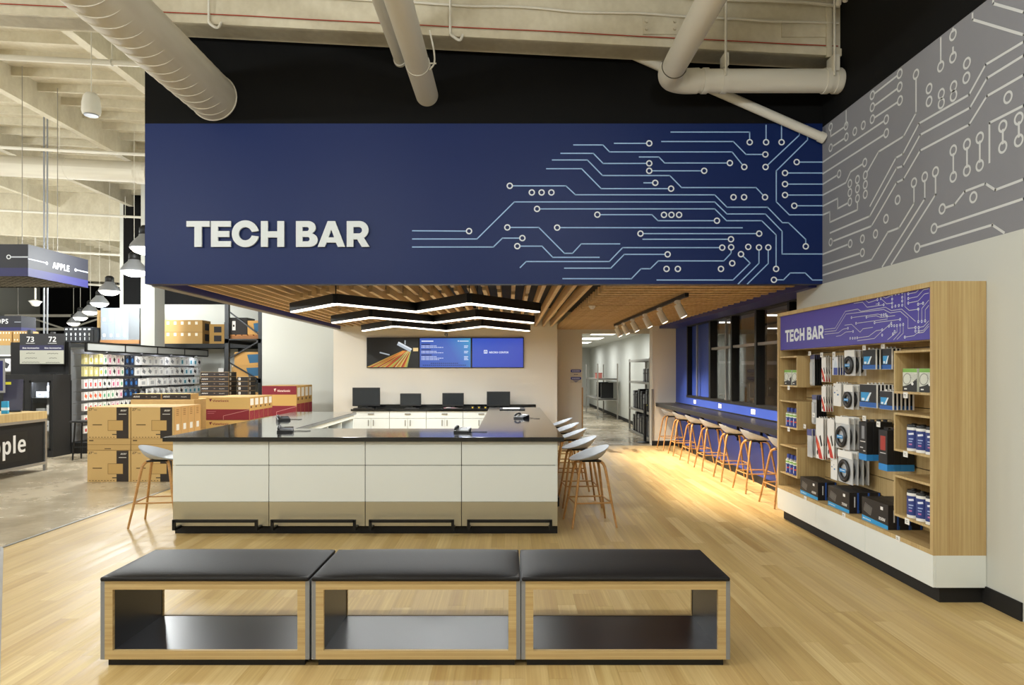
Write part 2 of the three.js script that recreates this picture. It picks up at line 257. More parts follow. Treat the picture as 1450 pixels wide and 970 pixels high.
// ================================================================ GRAPHICS ON THE WALLS
{
  // the fascia's circuit lines, in units of its own drawing: a = detail sheet of the middle, b = detail sheet of the end by the mural
  const a = (x, y, r) => [560 + x / 4.041, 160 + y / 4.041, r], b = (x, y, r) => [860 + x / 3.881, 160 + y / 3.881, r];
  const list = [
    [a(95, 674), a(421, 676, 1)], [a(95, 721), a(466, 721), a(680, 509), b(590, 489), b(657, 555), b(868, 555), b(960, 650), b(960, 775), b(1183, 775)],
    [a(95, 767), a(560, 767), a(612, 716), a(726, 716, 1)], [a(654, 417, 1), a(975, 417), a(1030, 468), b(590, 450), b(657, 518), b(880, 518), b(962, 603), b(995, 603), b(1090, 695), b(1090, 733, 1)],
    [a(780, 455, 1)], [a(836, 455, 1)], [a(892, 455, 1)], [a(810, 549, 1), b(590, 527), b(655, 592), b(848, 592), b(927, 670), b(927, 857, 1)],
    [a(1155, 582, 1), b(245, 559), b(278, 592), b(602, 592, 1)], [b(311, 560, 1)], [b(352, 560, 1)], [b(394, 560, 1)], [a(925, 656, 1), b(744, 631)],
    [a(640, 655, 1), a(820, 655), a(967, 803), a(1013, 803), a(1063, 749), a(1286, 749)], [a(697, 762, 1), a(838, 762), a(900, 826), a(1168, 826)],
    [a(712, 886), a(748, 850), a(1223, 850), b(84, 740), b(631, 740, 1)], [a(965, 888), a(1232, 888), b(93, 777), b(331, 777, 1)],
    [a(955, 948), b(132, 911), b(185, 856), b(236, 856), b(280, 813), b(640, 813), b(680, 770), b(680, 738, 1)], [a(1017, 183), a(1187, 183), b(12, 214), b(685, 214), b(752, 297, 1)],
    [a(944, 231), a(1132, 231), a(1188, 289), b(230, 277, 1)], [a(895, 269), a(1098, 269), a(1185, 358), b(343, 344), b(408, 410), b(817, 410), b(866, 463, 1)], [a(862, 319), a(1065, 319), a(1177, 433), b(350, 416, 1)],
    [b(36, 167), b(230, 167, 1)], [b(347, 105), b(782, 105), b(782, 161, 1)], [b(872, 65), b(872, 161, 1)], [b(957, 65), b(957, 161, 1)], [b(296, 157), b(692, 157), b(762, 228), b(868, 228, 1)],
    [b(173, 242), b(283, 242), b(315, 275), b(673, 275, 1)], [b(230, 318, 1), b(532, 318, 1)], [b(198, 384), b(263, 384, 1)], [b(1055, 68), b(1055, 122), b(869, 297, 1)],
    [b(1100, 68), b(1100, 148), b(928, 318), b(928, 488), b(1000, 560), b(1183, 560)], [b(1040, 270, 1), b(1183, 270)], [b(976, 330, 1), b(1183, 330)], [b(976, 391, 1), b(1183, 391)], [b(976, 451, 1), b(1183, 451)], [b(1027, 510, 1), b(1183, 510)],
    [b(693, 463, 1)], [b(751, 463, 1)], [b(182, 663, 1), b(834, 663, 1)], [b(193, 694), b(679, 694, 1)], [b(774, 736, 1)], [b(833, 739, 1), b(833, 826), b(717, 941)], [b(884, 739, 1), b(884, 827), b(768, 941)],
    [b(734, 776, 1), b(785, 825), b(690, 918), b(270, 918)], [b(686, 826, 1)], [b(624, 857, 1)], [b(325, 857, 1)], [b(387, 857, 1)], [b(915, 917, 1), b(968, 917), b(1005, 879), b(1087, 879), b(1127, 918), b(1183, 918)],
  ];
  const [lines, rings] = traces(list, 3.4), k = FASCIA / 970;
  const [L, Rg] = linework(lines, rings, (x, y) => V((x - 721) * k, 1.55 + (524 - y) * k, -FASCIA), V(0, 0, 1), .0115, .0325, .0195, .0015);
  const wall = scene.getObjectByName('wall_fascia');
  part('circuit_line_print', L, M.blueLine, wall, 'light blue printed circuit lines'); part('circuit_ring_print', Rg, M.ring, wall, 'white printed circuit rings');
  // the grey mural
  const m = (x, y, r) => [1160 + x / 2.424, y / 2.424, r];
  const mural = [
    [m(598, -20), m(598, 12), m(703, 42), m(790, 66)], [m(527, 30), m(527, 67), m(703, 120), m(790, 145)], [m(460, 80), m(460, 120, 1)], [m(460, 160), m(460, 197, 1)], [m(418, 110), m(418, 228, 1)],
    ...[[508, 217], [506, 267], [462, 296], [462, 329], [420, 322], [420, 355], [378, 304], [378, 348], [123, 451], [152, 430], [106, 630], [132, 616], [106, 661], [132, 648], [159, 634], [159, 667], [270, 686], [230, 751], [194, 803], [149, 820], [649, 334], [530, 677]].map(([x, y]) => [m(x, y, 1)]),
    [m(183, 327, 1), m(277, 253, 1)], [m(183, 368, 1), m(277, 298, 1)], [m(183, 409, 1), m(278, 345, 1)], [m(333, 255, 1), m(333, 388), m(290, 468), m(204, 521), m(159, 601, 1)],
    [m(790, 92), m(703, 143), m(572, 222), m(515, 325), m(343, 424), m(288, 528), m(264, 542), m(174, 709)], [m(790, 138), m(703, 190), m(577, 268), m(518, 370), m(347, 463), m(288, 570), m(266, 577), m(174, 742), m(37, 800)],
    [m(790, 206), m(703, 257), m(576, 330), m(515, 428), m(347, 517), m(290, 615), m(266, 627), m(180, 776), m(40, 831, 1)], [m(40, 436, 1), m(40, 468), m(93, 432, 1)], [m(93, 365), m(93, 432)], [m(40, 507, 1), m(94, 470, 1)],
    [m(12, 557), m(231, 410, 1)], [m(12, 597), m(231, 457, 1)], [m(12, 633), m(69, 597, 1)], [m(12, 670), m(92, 627), m(108, 590), m(157, 558, 1)], [m(12, 708), m(64, 681), m(64, 716), m(106, 693, 1)], [m(12, 738), m(37, 727), m(37, 763), m(132, 720), m(132, 681, 1)],
    [m(12, 873), m(107, 836, 1)], [m(12, 912), m(149, 867, 1)], [m(12, 945), m(180, 891), m(236, 797), m(275, 782), m(326, 698), m(326, 627, 1)], [m(363, 607, 1), m(363, 682), m(216, 917)], [m(400, 590, 1), m(400, 668), m(247, 909)],
    [m(461, 516, 1), m(461, 607, 1)], [m(508, 495, 1), m(508, 586, 1)], [m(552, 473, 1), m(552, 568, 1)], [m(585, 560), m(585, 422), m(703, 362), m(790, 318)], [m(631, 433, 1), m(631, 505, 1)], [m(686, 407, 1), m(686, 482, 1)],
    [m(423, 717, 1), m(465, 702), m(500, 657), m(571, 630), m(605, 652), m(703, 615), m(790, 584)], [m(395, 784, 1), m(703, 682), m(790, 653)], [m(337, 850, 1), m(595, 772), m(637, 800)],
  ];
  const [ml, mr] = traces(mural, 4);
  const [mL, mR] = linework(ml, mr, (x, y) => { const D = 970 * WALL / (x - 721); return V(WALL, Math.min(1.55 + (524 - y) / 970 * D, 3.99), -D); }, V(-1, 0, 0), .017, .041, .026, .0015);
  const wr = scene.getObjectByName('wall_right');
  part('mural_line_print', mL, M.muralLine, wr, 'pale grey printed circuit lines'); part('mural_ring_print', mR, M.muralLine, wr, 'pale grey printed circuit rings');
}
// letter shapes on a 175 unit tall body
const LETTERS = (() => {
  const S = (pts, ...holes) => { const s = new THREE.Shape(pts.map(([x, y]) => new THREE.Vector2(x, -y))); for (const h of holes) s.holes.push(new THREE.Path(h.map(([x, y]) => new THREE.Vector2(x, -y)))); return s; };
  const arc = (cx, cy, rx, ry, a0, a1, n = 20) => Array.from({ length: n + 1 }, (_, i) => { const a = (a0 + (a1 - a0) * i / n) * Math.PI / 180; return [cx + rx * Math.cos(a), cy + ry * Math.sin(a)]; });
  return [
    S([[78, 92], [235, 92], [235, 130], [181, 130], [181, 267], [132, 267], [132, 130], [78, 130]]),
    S([[245, 92], [380, 92], [380, 130], [292, 130], [292, 160], [369, 160], [369, 200], [292, 200], [292, 229], [380, 229], [380, 267], [245, 267]]),
    S([...arc(479, 178, 92, 91, 12, 348, 40), ...arc(479, 178, 45, 45, 344, 16, 30)]),
    S([[585, 92], [632, 92], [632, 162], [697, 162], [697, 92], [743, 92], [743, 267], [697, 267], [697, 203], [632, 203], [632, 267], [585, 267]]),
    S([[824, 92], [900, 92], ...arc(908, 136, 50, 44, -90, 60, 14), ...arc(914, 220, 58, 47, -60, 90, 14), [824, 267]], [[868, 132], [898, 132], ...arc(898, 146, 14, 14, -90, 90, 8), [868, 160]], [[868, 200], [902, 200], ...arc(902, 215, 15, 15, -90, 90, 8), [868, 230]]),
    S([[1040, 92], [1090, 92], [1158, 267], [1109, 267], [1096, 238], [1032, 238], [1020, 267], [972, 267]], [[1064, 148], [1084, 203], [1046, 203]]),
    S([[1170, 92], [1250, 92], ...arc(1258, 152, 60, 60, -90, 62, 18), [1325, 267], [1272, 267], [1240, 216], [1215, 216], [1215, 267], [1170, 267]], [[1215, 132], [1252, 132], ...arc(1252, 154, 22, 22, -90, 90, 10), [1215, 176]]),
  ];
})();
{
  const s = FASCIA / 970 / 4.833;
  'TECHBAR'.split('').forEach((ch, i) => {
    const g = new THREE.ExtrudeGeometry(LETTERS[i], { depth: .02, bevelEnabled: true, bevelSize: .6, bevelThickness: .0015, bevelSegments: 1, curveSegments: 12 });
    g.scale(s, s, 1); g.translate((250 - 721) * FASCIA / 970, 1.55 + (524 - 295) * FASCIA / 970, -FASCIA + .012);
    solo('sign_letter', g, M.letter, `raised pale grey letter ${ch} of the big sign on the blue fascia`, 'letter', [0, 0, 0], 0, 'raised sign letters on the fascia');
  });
}

// ================================================================ DUCTS AND PIPES OVERHEAD
{
  const t = thing('spiral_duct', 'large cream spiral duct running into the black wall', 'duct', [-2.98, 4.30, 0]);
  part('duct_body', bar(V(0, 0, 2), V(0, 0, -6.93), .232, 40), M.duct, t);
  for (let k = 0; k < 26; k++) { const z = -6.75 + k * .155; const g = new THREE.TorusGeometry(.2335, .006, 6, 40); g.rotateY(.3); g.translate(0, 0, z); part('seam', g, M.duct, t); }
  part('duct_collar', (() => { const g = new THREE.TorusGeometry(.233, .008, 6, 40); g.translate(0, 0, -6.9); return g; })(), M.duct, t);
  const p = thing('round_duct', 'slim cream pipe with a clamp entering the black wall', 'duct', [-.83, 4.325, 0]);
  part('duct_body', bar(V(0, 0, 2), V(0, 0, -6.93), .107, 28), M.pipe, p); part('duct_sleeve', bar(V(0, 0, -6.2), V(0, 0, -6.93), .113, 28), M.pipe, p);
  part('clamp', [tube([V(.11, -.06, -6.2), V(.15, 0, -6.2), V(.15, .1, -6.2), V(.11, .3, -6.2)], .008), bar(V(.1, 0, -6.2), V(.17, 0, -6.2), .008)], M.pipe, p);
  const q = thing('thin_duct', 'thin cream pipe beside the clamped pipe', 'duct', [-1.1, 4.67, 0]); part('duct_body', bar(V(0, 0, 1), V(0, 0, -6.93), .056, 20), M.pipe, q); part('duct_collar', bar(V(0, 0, -6.88), V(0, 0, -6.93), .064, 20), M.pipe, q);
  // elbow duct
  const e = thing('elbow_duct', 'thick cream pipe bending at an elbow towards the mural wall', 'duct', [0, 4.31, 0]);
  part('duct_body', bar(V(1.5, 0, 1), V(1.5, 0, -6.22), .108, 28), M.pipe, e);
  part('elbow', tube([V(1.5, 0, -6.22), V(1.5, 0, -6.36), V(1.545, 0, -6.48), V(1.66, 0, -6.54), V(1.8, 0, -6.54)], .116, 28, 20), M.pipe, e);
  part('duct_body', bar(V(1.8, 0, -6.54), V(3.165, 0, -6.54), .108, 28), M.pipe, e);
  for (const x of [1.84, 2.02, 3.0, 3.1]) part('coupling', bar(V(x, 0, -6.54), V(x + .05, 0, -6.54), .118, 28), M.pipe, e);
  part('hanger_strap', [bar(V(2.03, 0, -6.42), V(2.03, .7, -6.42), .012), bx(2.02, 2.06, .1, .22, -6.56, -6.42)], M.pipe, e);
  part('hanger_strap', [bar(V(3.05, 0, -6.42), V(3.05, .9, -6.42), .012), bx(3.04, 3.1, .05, .2, -6.56, -6.42)], M.pipe, e);
  const dgl = thing('drain_pipe', 'thin diagonal cream pipe reaching the corner of the mural', 'pipe', [0, 0, 0]);
  part('pipe_body', bar(V(1.22, 4.72, -6.865), V(3.16, 3.87, -6.865), .046, 20), M.pipe, dgl);
  part('end_collar', bar(V(3.11, 3.892, -6.865), V(3.16, 3.87, -6.865), .053, 20), M.pipe, dgl);
  // conduits by the girder end
  for (let k = 0; k < 3; k++) solo('conduit', [bar(V(2.6 + k * .06, 5.6, -4.9), V(2.98 + k * .06, 4.86 + k * .03, -6.2), .016), bar(V(2.965 + k * .06, 4.89 + k * .03, -6.15), V(2.98 + k * .06, 4.86 + k * .03, -6.2), .024)], M.pipe, 'thin cream conduit stub above the girder end', 'conduit', [0, 0, 0], 0, 'conduit stubs above the girder end');
  const wob = (y0, amp, f, r, d = 6.5) => tube(Array.from({ length: 30 }, (_, i) => { const x = -6 + i * .315; return V(x, girderY(x) + y0 + amp * Math.sin(i * f) * Math.cos(i * .31), -d); }), r, 6, 160);
  solo('red_cable', wob(.095, .003, 1, .005, 6.53), M.redWire, 'thin red cable along the foot of the girder', 'cable');
  solo('white_cable', wob(.3, .012, 1.7, .012, 6.52), M.pipe, 'lower cream cable sagging along the girder', 'cable');
  solo('white_cable', wob(.47, .022, 1.1, .017, 6.5), M.pipe, 'upper thick cream cable bundle sagging along the girder', 'cable');
  solo('black_cable', wob(.52, .03, .8, .007, 6.49), M.blackPlastic, 'thin black cable above the cream cables on the girder', 'cable');
  for (const [x, y] of [[-2.85, .55], [-.56, .55]]) { const c = thing('hanger_rod', x < -2 ? 'cream rod and hook on the girder beside the spiral duct' : 'cream rod on the girder beside the clamped pipe', 'hanger', [x, girderY(x) - .02, 6.5]); part('rod', bar(V(0, .02, 0), V(0, .9, 0), .012), M.pipe, c); part('hook', tube([V(0, .03, 0), V(.03, -.01, .03), V(.09, -.04, .02), V(.12, .02, 0)], .014), M.pipe, c); }
  const jp = thing('junction_plate', 'flat bolted plate on the girder near the elbow pipe', 'plate', [1.28, girderY(1.28) + .12, 6.55]); part('plate', bx(0, .34, 0, .17, 0, .012), M.cream, jp); for (const [x, y] of [[.03, .05], [.03, .12], [.3, .05], [.3, .12]]) part('bolt', (() => { const g = cyl(.016, .016, .02, 0, 0, 0, 8); g.rotateX(Math.PI / 2); g.translate(x, y, .012); return g; })(), M.cream, jp);
  const j2 = thing('beam_bracket', 'cream bracket at the end of the girder by the black wall', 'bracket', [2.6, girderY(2.6) + .16, 6.55]); part('plate', bx(0, .5, 0, .17, 0, .015), M.cream, j2); part('riser', bx(.42, .47, -.2, .6, .015, .04), M.cream, j2);

  // store side pipes
  const hp = thing('main_duct', 'long round white duct crossing under the store roof', 'duct', [0, 5.58, 14]);
  part('duct_body', bar(V(-22, .72, 0), V(-7.35, 0, 0), .21, 32), M.duct, hp);
  part('duct_end', bar(V(-7.6, .0, 0), V(-7.35, -.015, 0), .218, 32), M.duct, hp);
  for (const x of [-9, -10.6, -12.2, -13.8]) part('seam', (() => { const g = new THREE.TorusGeometry(.212, .006, 6, 32); g.rotateY(Math.PI / 2); g.translate(x, (-7.35 - x) * .0491, 0); return g; })(), M.duct, hp);
  part('down_leg', bar(V(-7.3, .1, .1), V(-7.3, -1.2, .1), .07, 16), M.duct, hp);
  const sp = (x0, x1, y, d, r, label) => { const s = thing('sprinkler_pipe', label, 'pipe', [0, 0, 0]); part('pipe_body', bar(V(x0, y + (WALL - x0) * .051, -d), V(x1, y + (WALL - x1) * .051, -d), r, 12), M.pipe, s); for (let x = x1 - 1.2; x > x0; x -= 2.44) { const yy = y + (WALL - x) * .051; part('hanger', [bar(V(x, yy, -d), V(x, yy + .5, -d), .007, 6), (() => { const g = new THREE.TorusGeometry(r + .006, .006, 6, 16); g.rotateY(Math.PI / 2); g.translate(x, yy, -d); return g; })()], M.pipe, s); } };
  sp(-16, -3.7, 4.93, 8.45, .035, 'cream sprinkler pipe under the nearest roof bay');
  sp(-20, -4.5, 4.95, 12.4, .03, 'cream sprinkler pipe in front of the long white duct');
  sp(-24, -6, 4.75, 17.2, .03, 'cream sprinkler pipe behind the long white duct');
  sp(-26, -11, 4.45, 22, .04, 'far cream sprinkler pipe above the sales signs');
  sp(-28, -11, 4.2, 30, .05, 'farthest cream pipe crossing above the store');
  const spk = thing('pendant_speaker', 'white bell shaped pendant speaker hanging from the roof', 'speaker', [-4.88, 4.53, 8]);
  part('bell', new THREE.LatheGeometry([[0, 0], [.07, -.005], [.095, .01], [.103, .05], [.1, .13], [.085, .21], [.055, .25], [.02, .262], [0, .262]].map(([x, y]) => new THREE.Vector2(x, y)), 28), M.pipe, spk);
  part('cable', bar(V(0, .26, 0), V(0, 1.55, 0), .006, 6), M.pipe, spk); part('grille', cyl(.075, .08, .012, 0, -.012, 0, 24), M.greyEdge, spk);
}

// ================================================================ HIGH BAY LAMPS
const bayShade = new THREE.LatheGeometry([[.24, 0], [.25, .01], [.235, .05], [.17, .14], [.11, .2], [.105, .23]].map(([x, y]) => new THREE.Vector2(x, y)), 28);
const bayLens = new THREE.LatheGeometry([[0, -.1], [.1, -.09], [.18, -.06], [.24, .003], [.2, .012], [0, .012]].map(([x, y]) => new THREE.Vector2(x, y)), 28);
const bayBody = new THREE.LatheGeometry([[0, .21], [.1, .21], [.1, .34], [.06, .38], [0, .38]].map(([x, y]) => new THREE.Vector2(x, y)), 20);
function highBay(x, y, d, top, label, power = HIGH_BAY) {
  const t = thing('high_bay_lamp', label, 'lamp', [x, y, d], 0, 'round high bay lamps in the store');
  part('shade', bayShade, M.greyEdge, t); part('lens', bayLens, M.glow, t); part('housing', bayBody, M.blackMetal, t); part('cord', bar(V(0, .38, 0), V(0, top - y, 0), .005, 6), M.pipe, t);
  pointLamp(x, y - .17, d, power, NEUTRAL, 9);
}
{
  const deck = (x) => deckY(x);
  [[-7.39, 13.5, 'in front of the white column'], [-9.86, 16.9, 'second along the diagonal row from the column'], [-11.96, 20, 'third along the diagonal row from the column'], [-14, 22.9, 'fourth along the diagonal row from the column'], [-15.9, 25.4, 'fifth along the diagonal row from the column'], [-18.06, 28.4, 'sixth along the diagonal row from the column']].forEach(([x, d, s]) => highBay(x, 3.49, d, deck(x), 'grey round high bay lamp ' + s));
  highBay(-6.02, 3.56, 11.35, deck(-6), 'grey round high bay lamp half hidden by the blue fascia');
  // lamps of the same kind outside the picture that light the front of the bar
  for (const [x, d, p] of [[-5.9, 1.85, 2], [-2.47, 1.85, 1], [.97, 1.85, 1], [-5.9, -2.4, 1], [-2.47, -2.4, 1.1], [.97, -2.4, 1.1]]) highBay(x, 4.2, d, deck(x), `grey round high bay lamp over the open floor, ${d > 0 ? 'near' : 'far'} row`, FRONT * p);
  for (const [x, d] of [[-10.5, 4], [-12, 9], [-15.5, 15.6], [-20, 19], [-22, 8], [-17, 2]]) highBay(x, 4.0, d, deck(x), 'grey round high bay lamp over the side aisles of the store', HIGH_BAY * 1.5);
}
// ================================================================ SLAT CEILING, PENDANTS, TRACK
const ZIGX = [-2.66, -1.88, -1.14, -.43, .35], ZIGD = [[8.43, 7.43, 8.43, 7.38, 8.43], [10.38, 9.33, 10.38, 9.31, 10.4], [12.5, 11.2, 12.5, 11.25, 12.55]];
{
  const c = structGroup('ceiling_slats', 'ceiling of thin ash slats over the service bar');
  const zig = (i, x) => { for (let k = 0; k < 4; k++) if (x >= ZIGX[k] && x <= ZIGX[k + 1]) return ZIGD[i][k] + (ZIGD[i][k + 1] - ZIGD[i][k]) * (x - ZIGX[k]) / (ZIGX[k + 1] - ZIGX[k]); return null; };
  for (let x = -3.48; x < 1.02; x += .168) {
    const cuts = []; for (let i = 0; i < 3; i++) { const z = zig(i, x); if (z) cuts.push([z - .02, z + .3]); }
    let d = 7.07; for (const [a, b] of [...cuts, [14.48, 99]]) { if (a > d + .05) part('slat', bd(x - .022, x + .022, 2.47, 2.6, d, a), M.slat, c); d = b; }
  }
  for (let d = 7.14; d < 15.2; d += .25) part('slat', bd(1.06, d < 13.9 ? 3.08 : 2.94, 2.45, 2.54, d, d + .07), M.slatX, c);
  part('slat_carrier', [2, 2.7].map((x) => bd(x, x + .04, 2.54, 2.6, 7.1, 15.3)), M.blackMatte, c);
  ['the fascia', 'the middle of the bar', 'the screens'].forEach((where, i) => {
    const t = thing('zigzag_pendant', `black zigzag linear pendant lamp nearest to ${where}`, 'lamp', [0, 2.27, 0], 0, 'zigzag pendant lamps over the bar');
    for (let k = 0; k < 4; k++) {
      const a = V(ZIGX[k], .05, -ZIGD[i][k]), b = V(ZIGX[k + 1], .05, -ZIGD[i][k + 1]), dir = b.clone().sub(a), L = dir.length(), turn = Math.atan2(-dir.z, dir.x), m = a.clone().add(b).multiplyScalar(.5);
      const put = (g) => { g.rotateY(turn); g.translate(m.x, m.y, m.z); return g; };
      part('housing', put(bx(-L / 2 - .012, L / 2 + .012, -.048, .055, -.04, .04)), M.blackMetal, t);
      part('diffuser', put(bx(-L / 2, L / 2, -.064, -.046, -.032, .032)), M.glow, t);
      const l = new THREE.RectAreaLight(NEUTRAL, LINEAR, L, .07); l.position.set(m.x, 2.27 - .02, m.z); l.rotation.order = 'YXZ'; l.rotation.set(-Math.PI / 2, turn, 0); scene.add(l);
    }
    for (const k of [1, 3]) part('hanger_wire', bar(V(ZIGX[k], .1, -ZIGD[i][k]), V(ZIGX[k], .6, -ZIGD[i][k]), .006, 6), M.blackMetal, t);
  });
  // track with six heads
  const tx = 2.05, tr = thing('track_rail', 'black lighting track under the ash slats', 'track', [tx, 2.4, 0]);
  part('rail', bd(-.018, .018, 0, .04, 8.0, 13.3), M.blackMetal, tr); part('end_feed', bd(-.022, .022, -.005, .04, 7.9, 8.02), M.blackMetal, tr);
  [8.35, 9.35, 10.35, 11.4, 12.3, 13.1].forEach((d, i) => {
    const t = thing('track_spotlight', `white track spotlight, ${['first', 'second', 'third', 'fourth', 'fifth', 'sixth'][i]} along the track from the blue fascia`, 'lamp', [tx, 2.4, d], 0, 'white track spotlights');
    const aim = V(.5, -1, .12).normalize(), a = V(0, -.05, 0), b = a.clone().addScaledVector(aim, .17);
    part('adapter', [rb(.05, .04, .13, .008, 0, -.02, 0), cyl(.012, .012, .05, 0, -.06, 0, 10)], M.white, t); part('head', bar(a, b, .044, 24, .05), M.white, t); part('lens', bar(b.clone().addScaledVector(aim, -.002), b.clone().addScaledVector(aim, .004), .036, 24), M.glow, t);
    const p = b.clone().addScaledVector(aim, .02), l = new THREE.SpotLight(WARM, TRACK * 3, 0, .72, .6, 2); l.position.set(tx + p.x, 2.4 + p.y, -d + p.z); l.target.position.copy(l.position).add(aim); l.castShadow = true; l.shadow.radius = 1.5; scene.add(l, l.target);
  });
  const dome = thing('camera_dome', 'small white dome camera above the middle screen', 'camera', [-1.33, 2.3, 14.5]); part('base', (() => { const g = cyl(.05, .05, .03, 0, 0, 0, 16); g.rotateX(Math.PI / 2); return g; })(), M.white, dome); part('dome', (() => { const g = new THREE.SphereGeometry(.04, 16, 10); g.translate(0, 0, .035); return g; })(), M.greyEdge, dome);
  const sm = thing('smoke_detector', 'small white detector fixed to the ash slats', 'detector', [1.15, 2.41, 9.5]); part('base', cyl(.04, .05, .03, 0, 0, 0, 16), M.white, sm); part('cap', cyl(.025, .03, .015, 0, -.015, 0, 16), M.white, sm);
}
// ================================================================ SCREENS
{
  const W = 1.09, H = .63, y = 1.6;
  const draws = [
    (c, w, h) => { c.fillStyle = '#120f0c'; c.fillRect(0, 0, w, h); const cols = ['#e8b040', '#f5d878', '#d83018', '#e87828', '#f0c850', '#b8c868', '#f8a030', '#c02010', '#f0e090', '#e09030']; for (let k = 0; k < 26; k++) { c.fillStyle = cols[k % cols.length]; c.globalAlpha = .85; const a = w * (-.02 + k * .031), b = a + w * .03; c.beginPath(); c.moveTo(w * (.7 + k * .006), h * (.42 + (k % 3) * .03)); c.lineTo(a, h); c.lineTo(b, h); c.lineTo(w * (.705 + k * .0062), h * .44); c.fill(); } c.globalAlpha = 1; c.fillStyle = '#f0d090'; c.fillRect(w * .9, h * .33, w * .1, h * .12); c.save(); c.translate(w * .74, h * .3); c.rotate(.5); c.fillStyle = '#b9c2cc'; c.fillRect(-w * .16, -h * .06, w * .3, h * .13); c.fillStyle = '#e6ebf0'; c.fillRect(-w * .16, -h * .06, w * .3, h * .05); c.restore(); c.fillStyle = '#aab2b8'; c.fillRect(w * .73, h * .07, w * .025, h * .14); c.save(); c.translate(w * .34, h * .53); c.rotate(.25); c.fillRect(-w * .1, -h * .02, w * .2, h * .045); c.restore(); },
    (c, w, h) => { const g = c.createLinearGradient(0, h, w, 0); g.addColorStop(0, '#3c5cb8'); g.addColorStop(.6, '#3f62bc'); g.addColorStop(1, '#3a9ccc'); c.fillStyle = g; c.fillRect(0, 0, w, h); c.fillStyle = '#e8f0ff'; c.font = 'bold 20px sans-serif'; c.fillRect(16, 24, 120, 11); c.fillRect(w - 130, 22, 12, 12); c.fillRect(w - 112, 25, 92, 8); let yy = 66; for (const [hd, rows] of [['Diagnostics', 2], ['Installation', 2], ['Data Services', 3]]) { c.fillStyle = '#101c4c'; c.fillRect(16, yy - 9, hd.length * 8, 9); yy += 17; for (let r = 0; r < rows; r++) { c.fillStyle = '#dfe8ff'; for (let k = 0; k < [11, 16, 13][r]; k++) c.fillRect(16 + k * 14, yy - 8, [10, 12, 8][k % 3], 7); c.fillRect(w - 66, yy - 8, [42, 36, 44][r], 7); yy += 15; } yy += 8; } c.fillStyle = '#101c4c'; for (let k = 0; k < 14; k++) c.fillRect(110 + k * 20, 252, 14, 7); for (let k = 0; k < 22; k++) c.fillRect(30 + k * 20, 272, 14, 7); },
    (c, w, h) => { const g = c.createLinearGradient(0, 0, w, h); g.addColorStop(0, '#2a50c0'); g.addColorStop(1, '#3a48b4'); c.fillStyle = g; c.fillRect(0, 0, w, h); c.strokeStyle = '#f2f6ff'; c.lineWidth = 7; c.strokeRect(w * .235, h * .42, 28, 28); c.fillStyle = '#f2f6ff'; c.fillRect(w * .235 + 11, h * .42 + 8, 6, 24); c.font = 'bold 27px sans-serif'; c.fillText('MICRO CENTER', w * .33, h * .52); },
  ];
  const labels = ['wall screen showing fiery light streaks and a spaceship', 'wall screen showing a blue list of services', 'wall screen showing a white logo on plain blue'];
  draws.forEach((dr, i) => {
    const x = -2.455 + i * 1.106, t = thing('wall_screen', labels[i], 'screen', [x, y, 14.5], 0, 'screens in a row on the cream wall');
    const tex = canvasTex(512, 296, dr);
    part('bezel', bx(-W / 2 - .006, W / 2 + .006, -.006, H + .006, 0, .05), M.blackPlastic, t);
    const g = new THREE.PlaneGeometry(W - .02, H - .02); g.translate(0, H / 2, .0515);
    part('display', g, new THREE.MeshStandardMaterial({ color: 0x000000, roughness: .3, emissive: 0xffffff, emissiveMap: tex, emissiveIntensity: .95 }), t);
  });
}
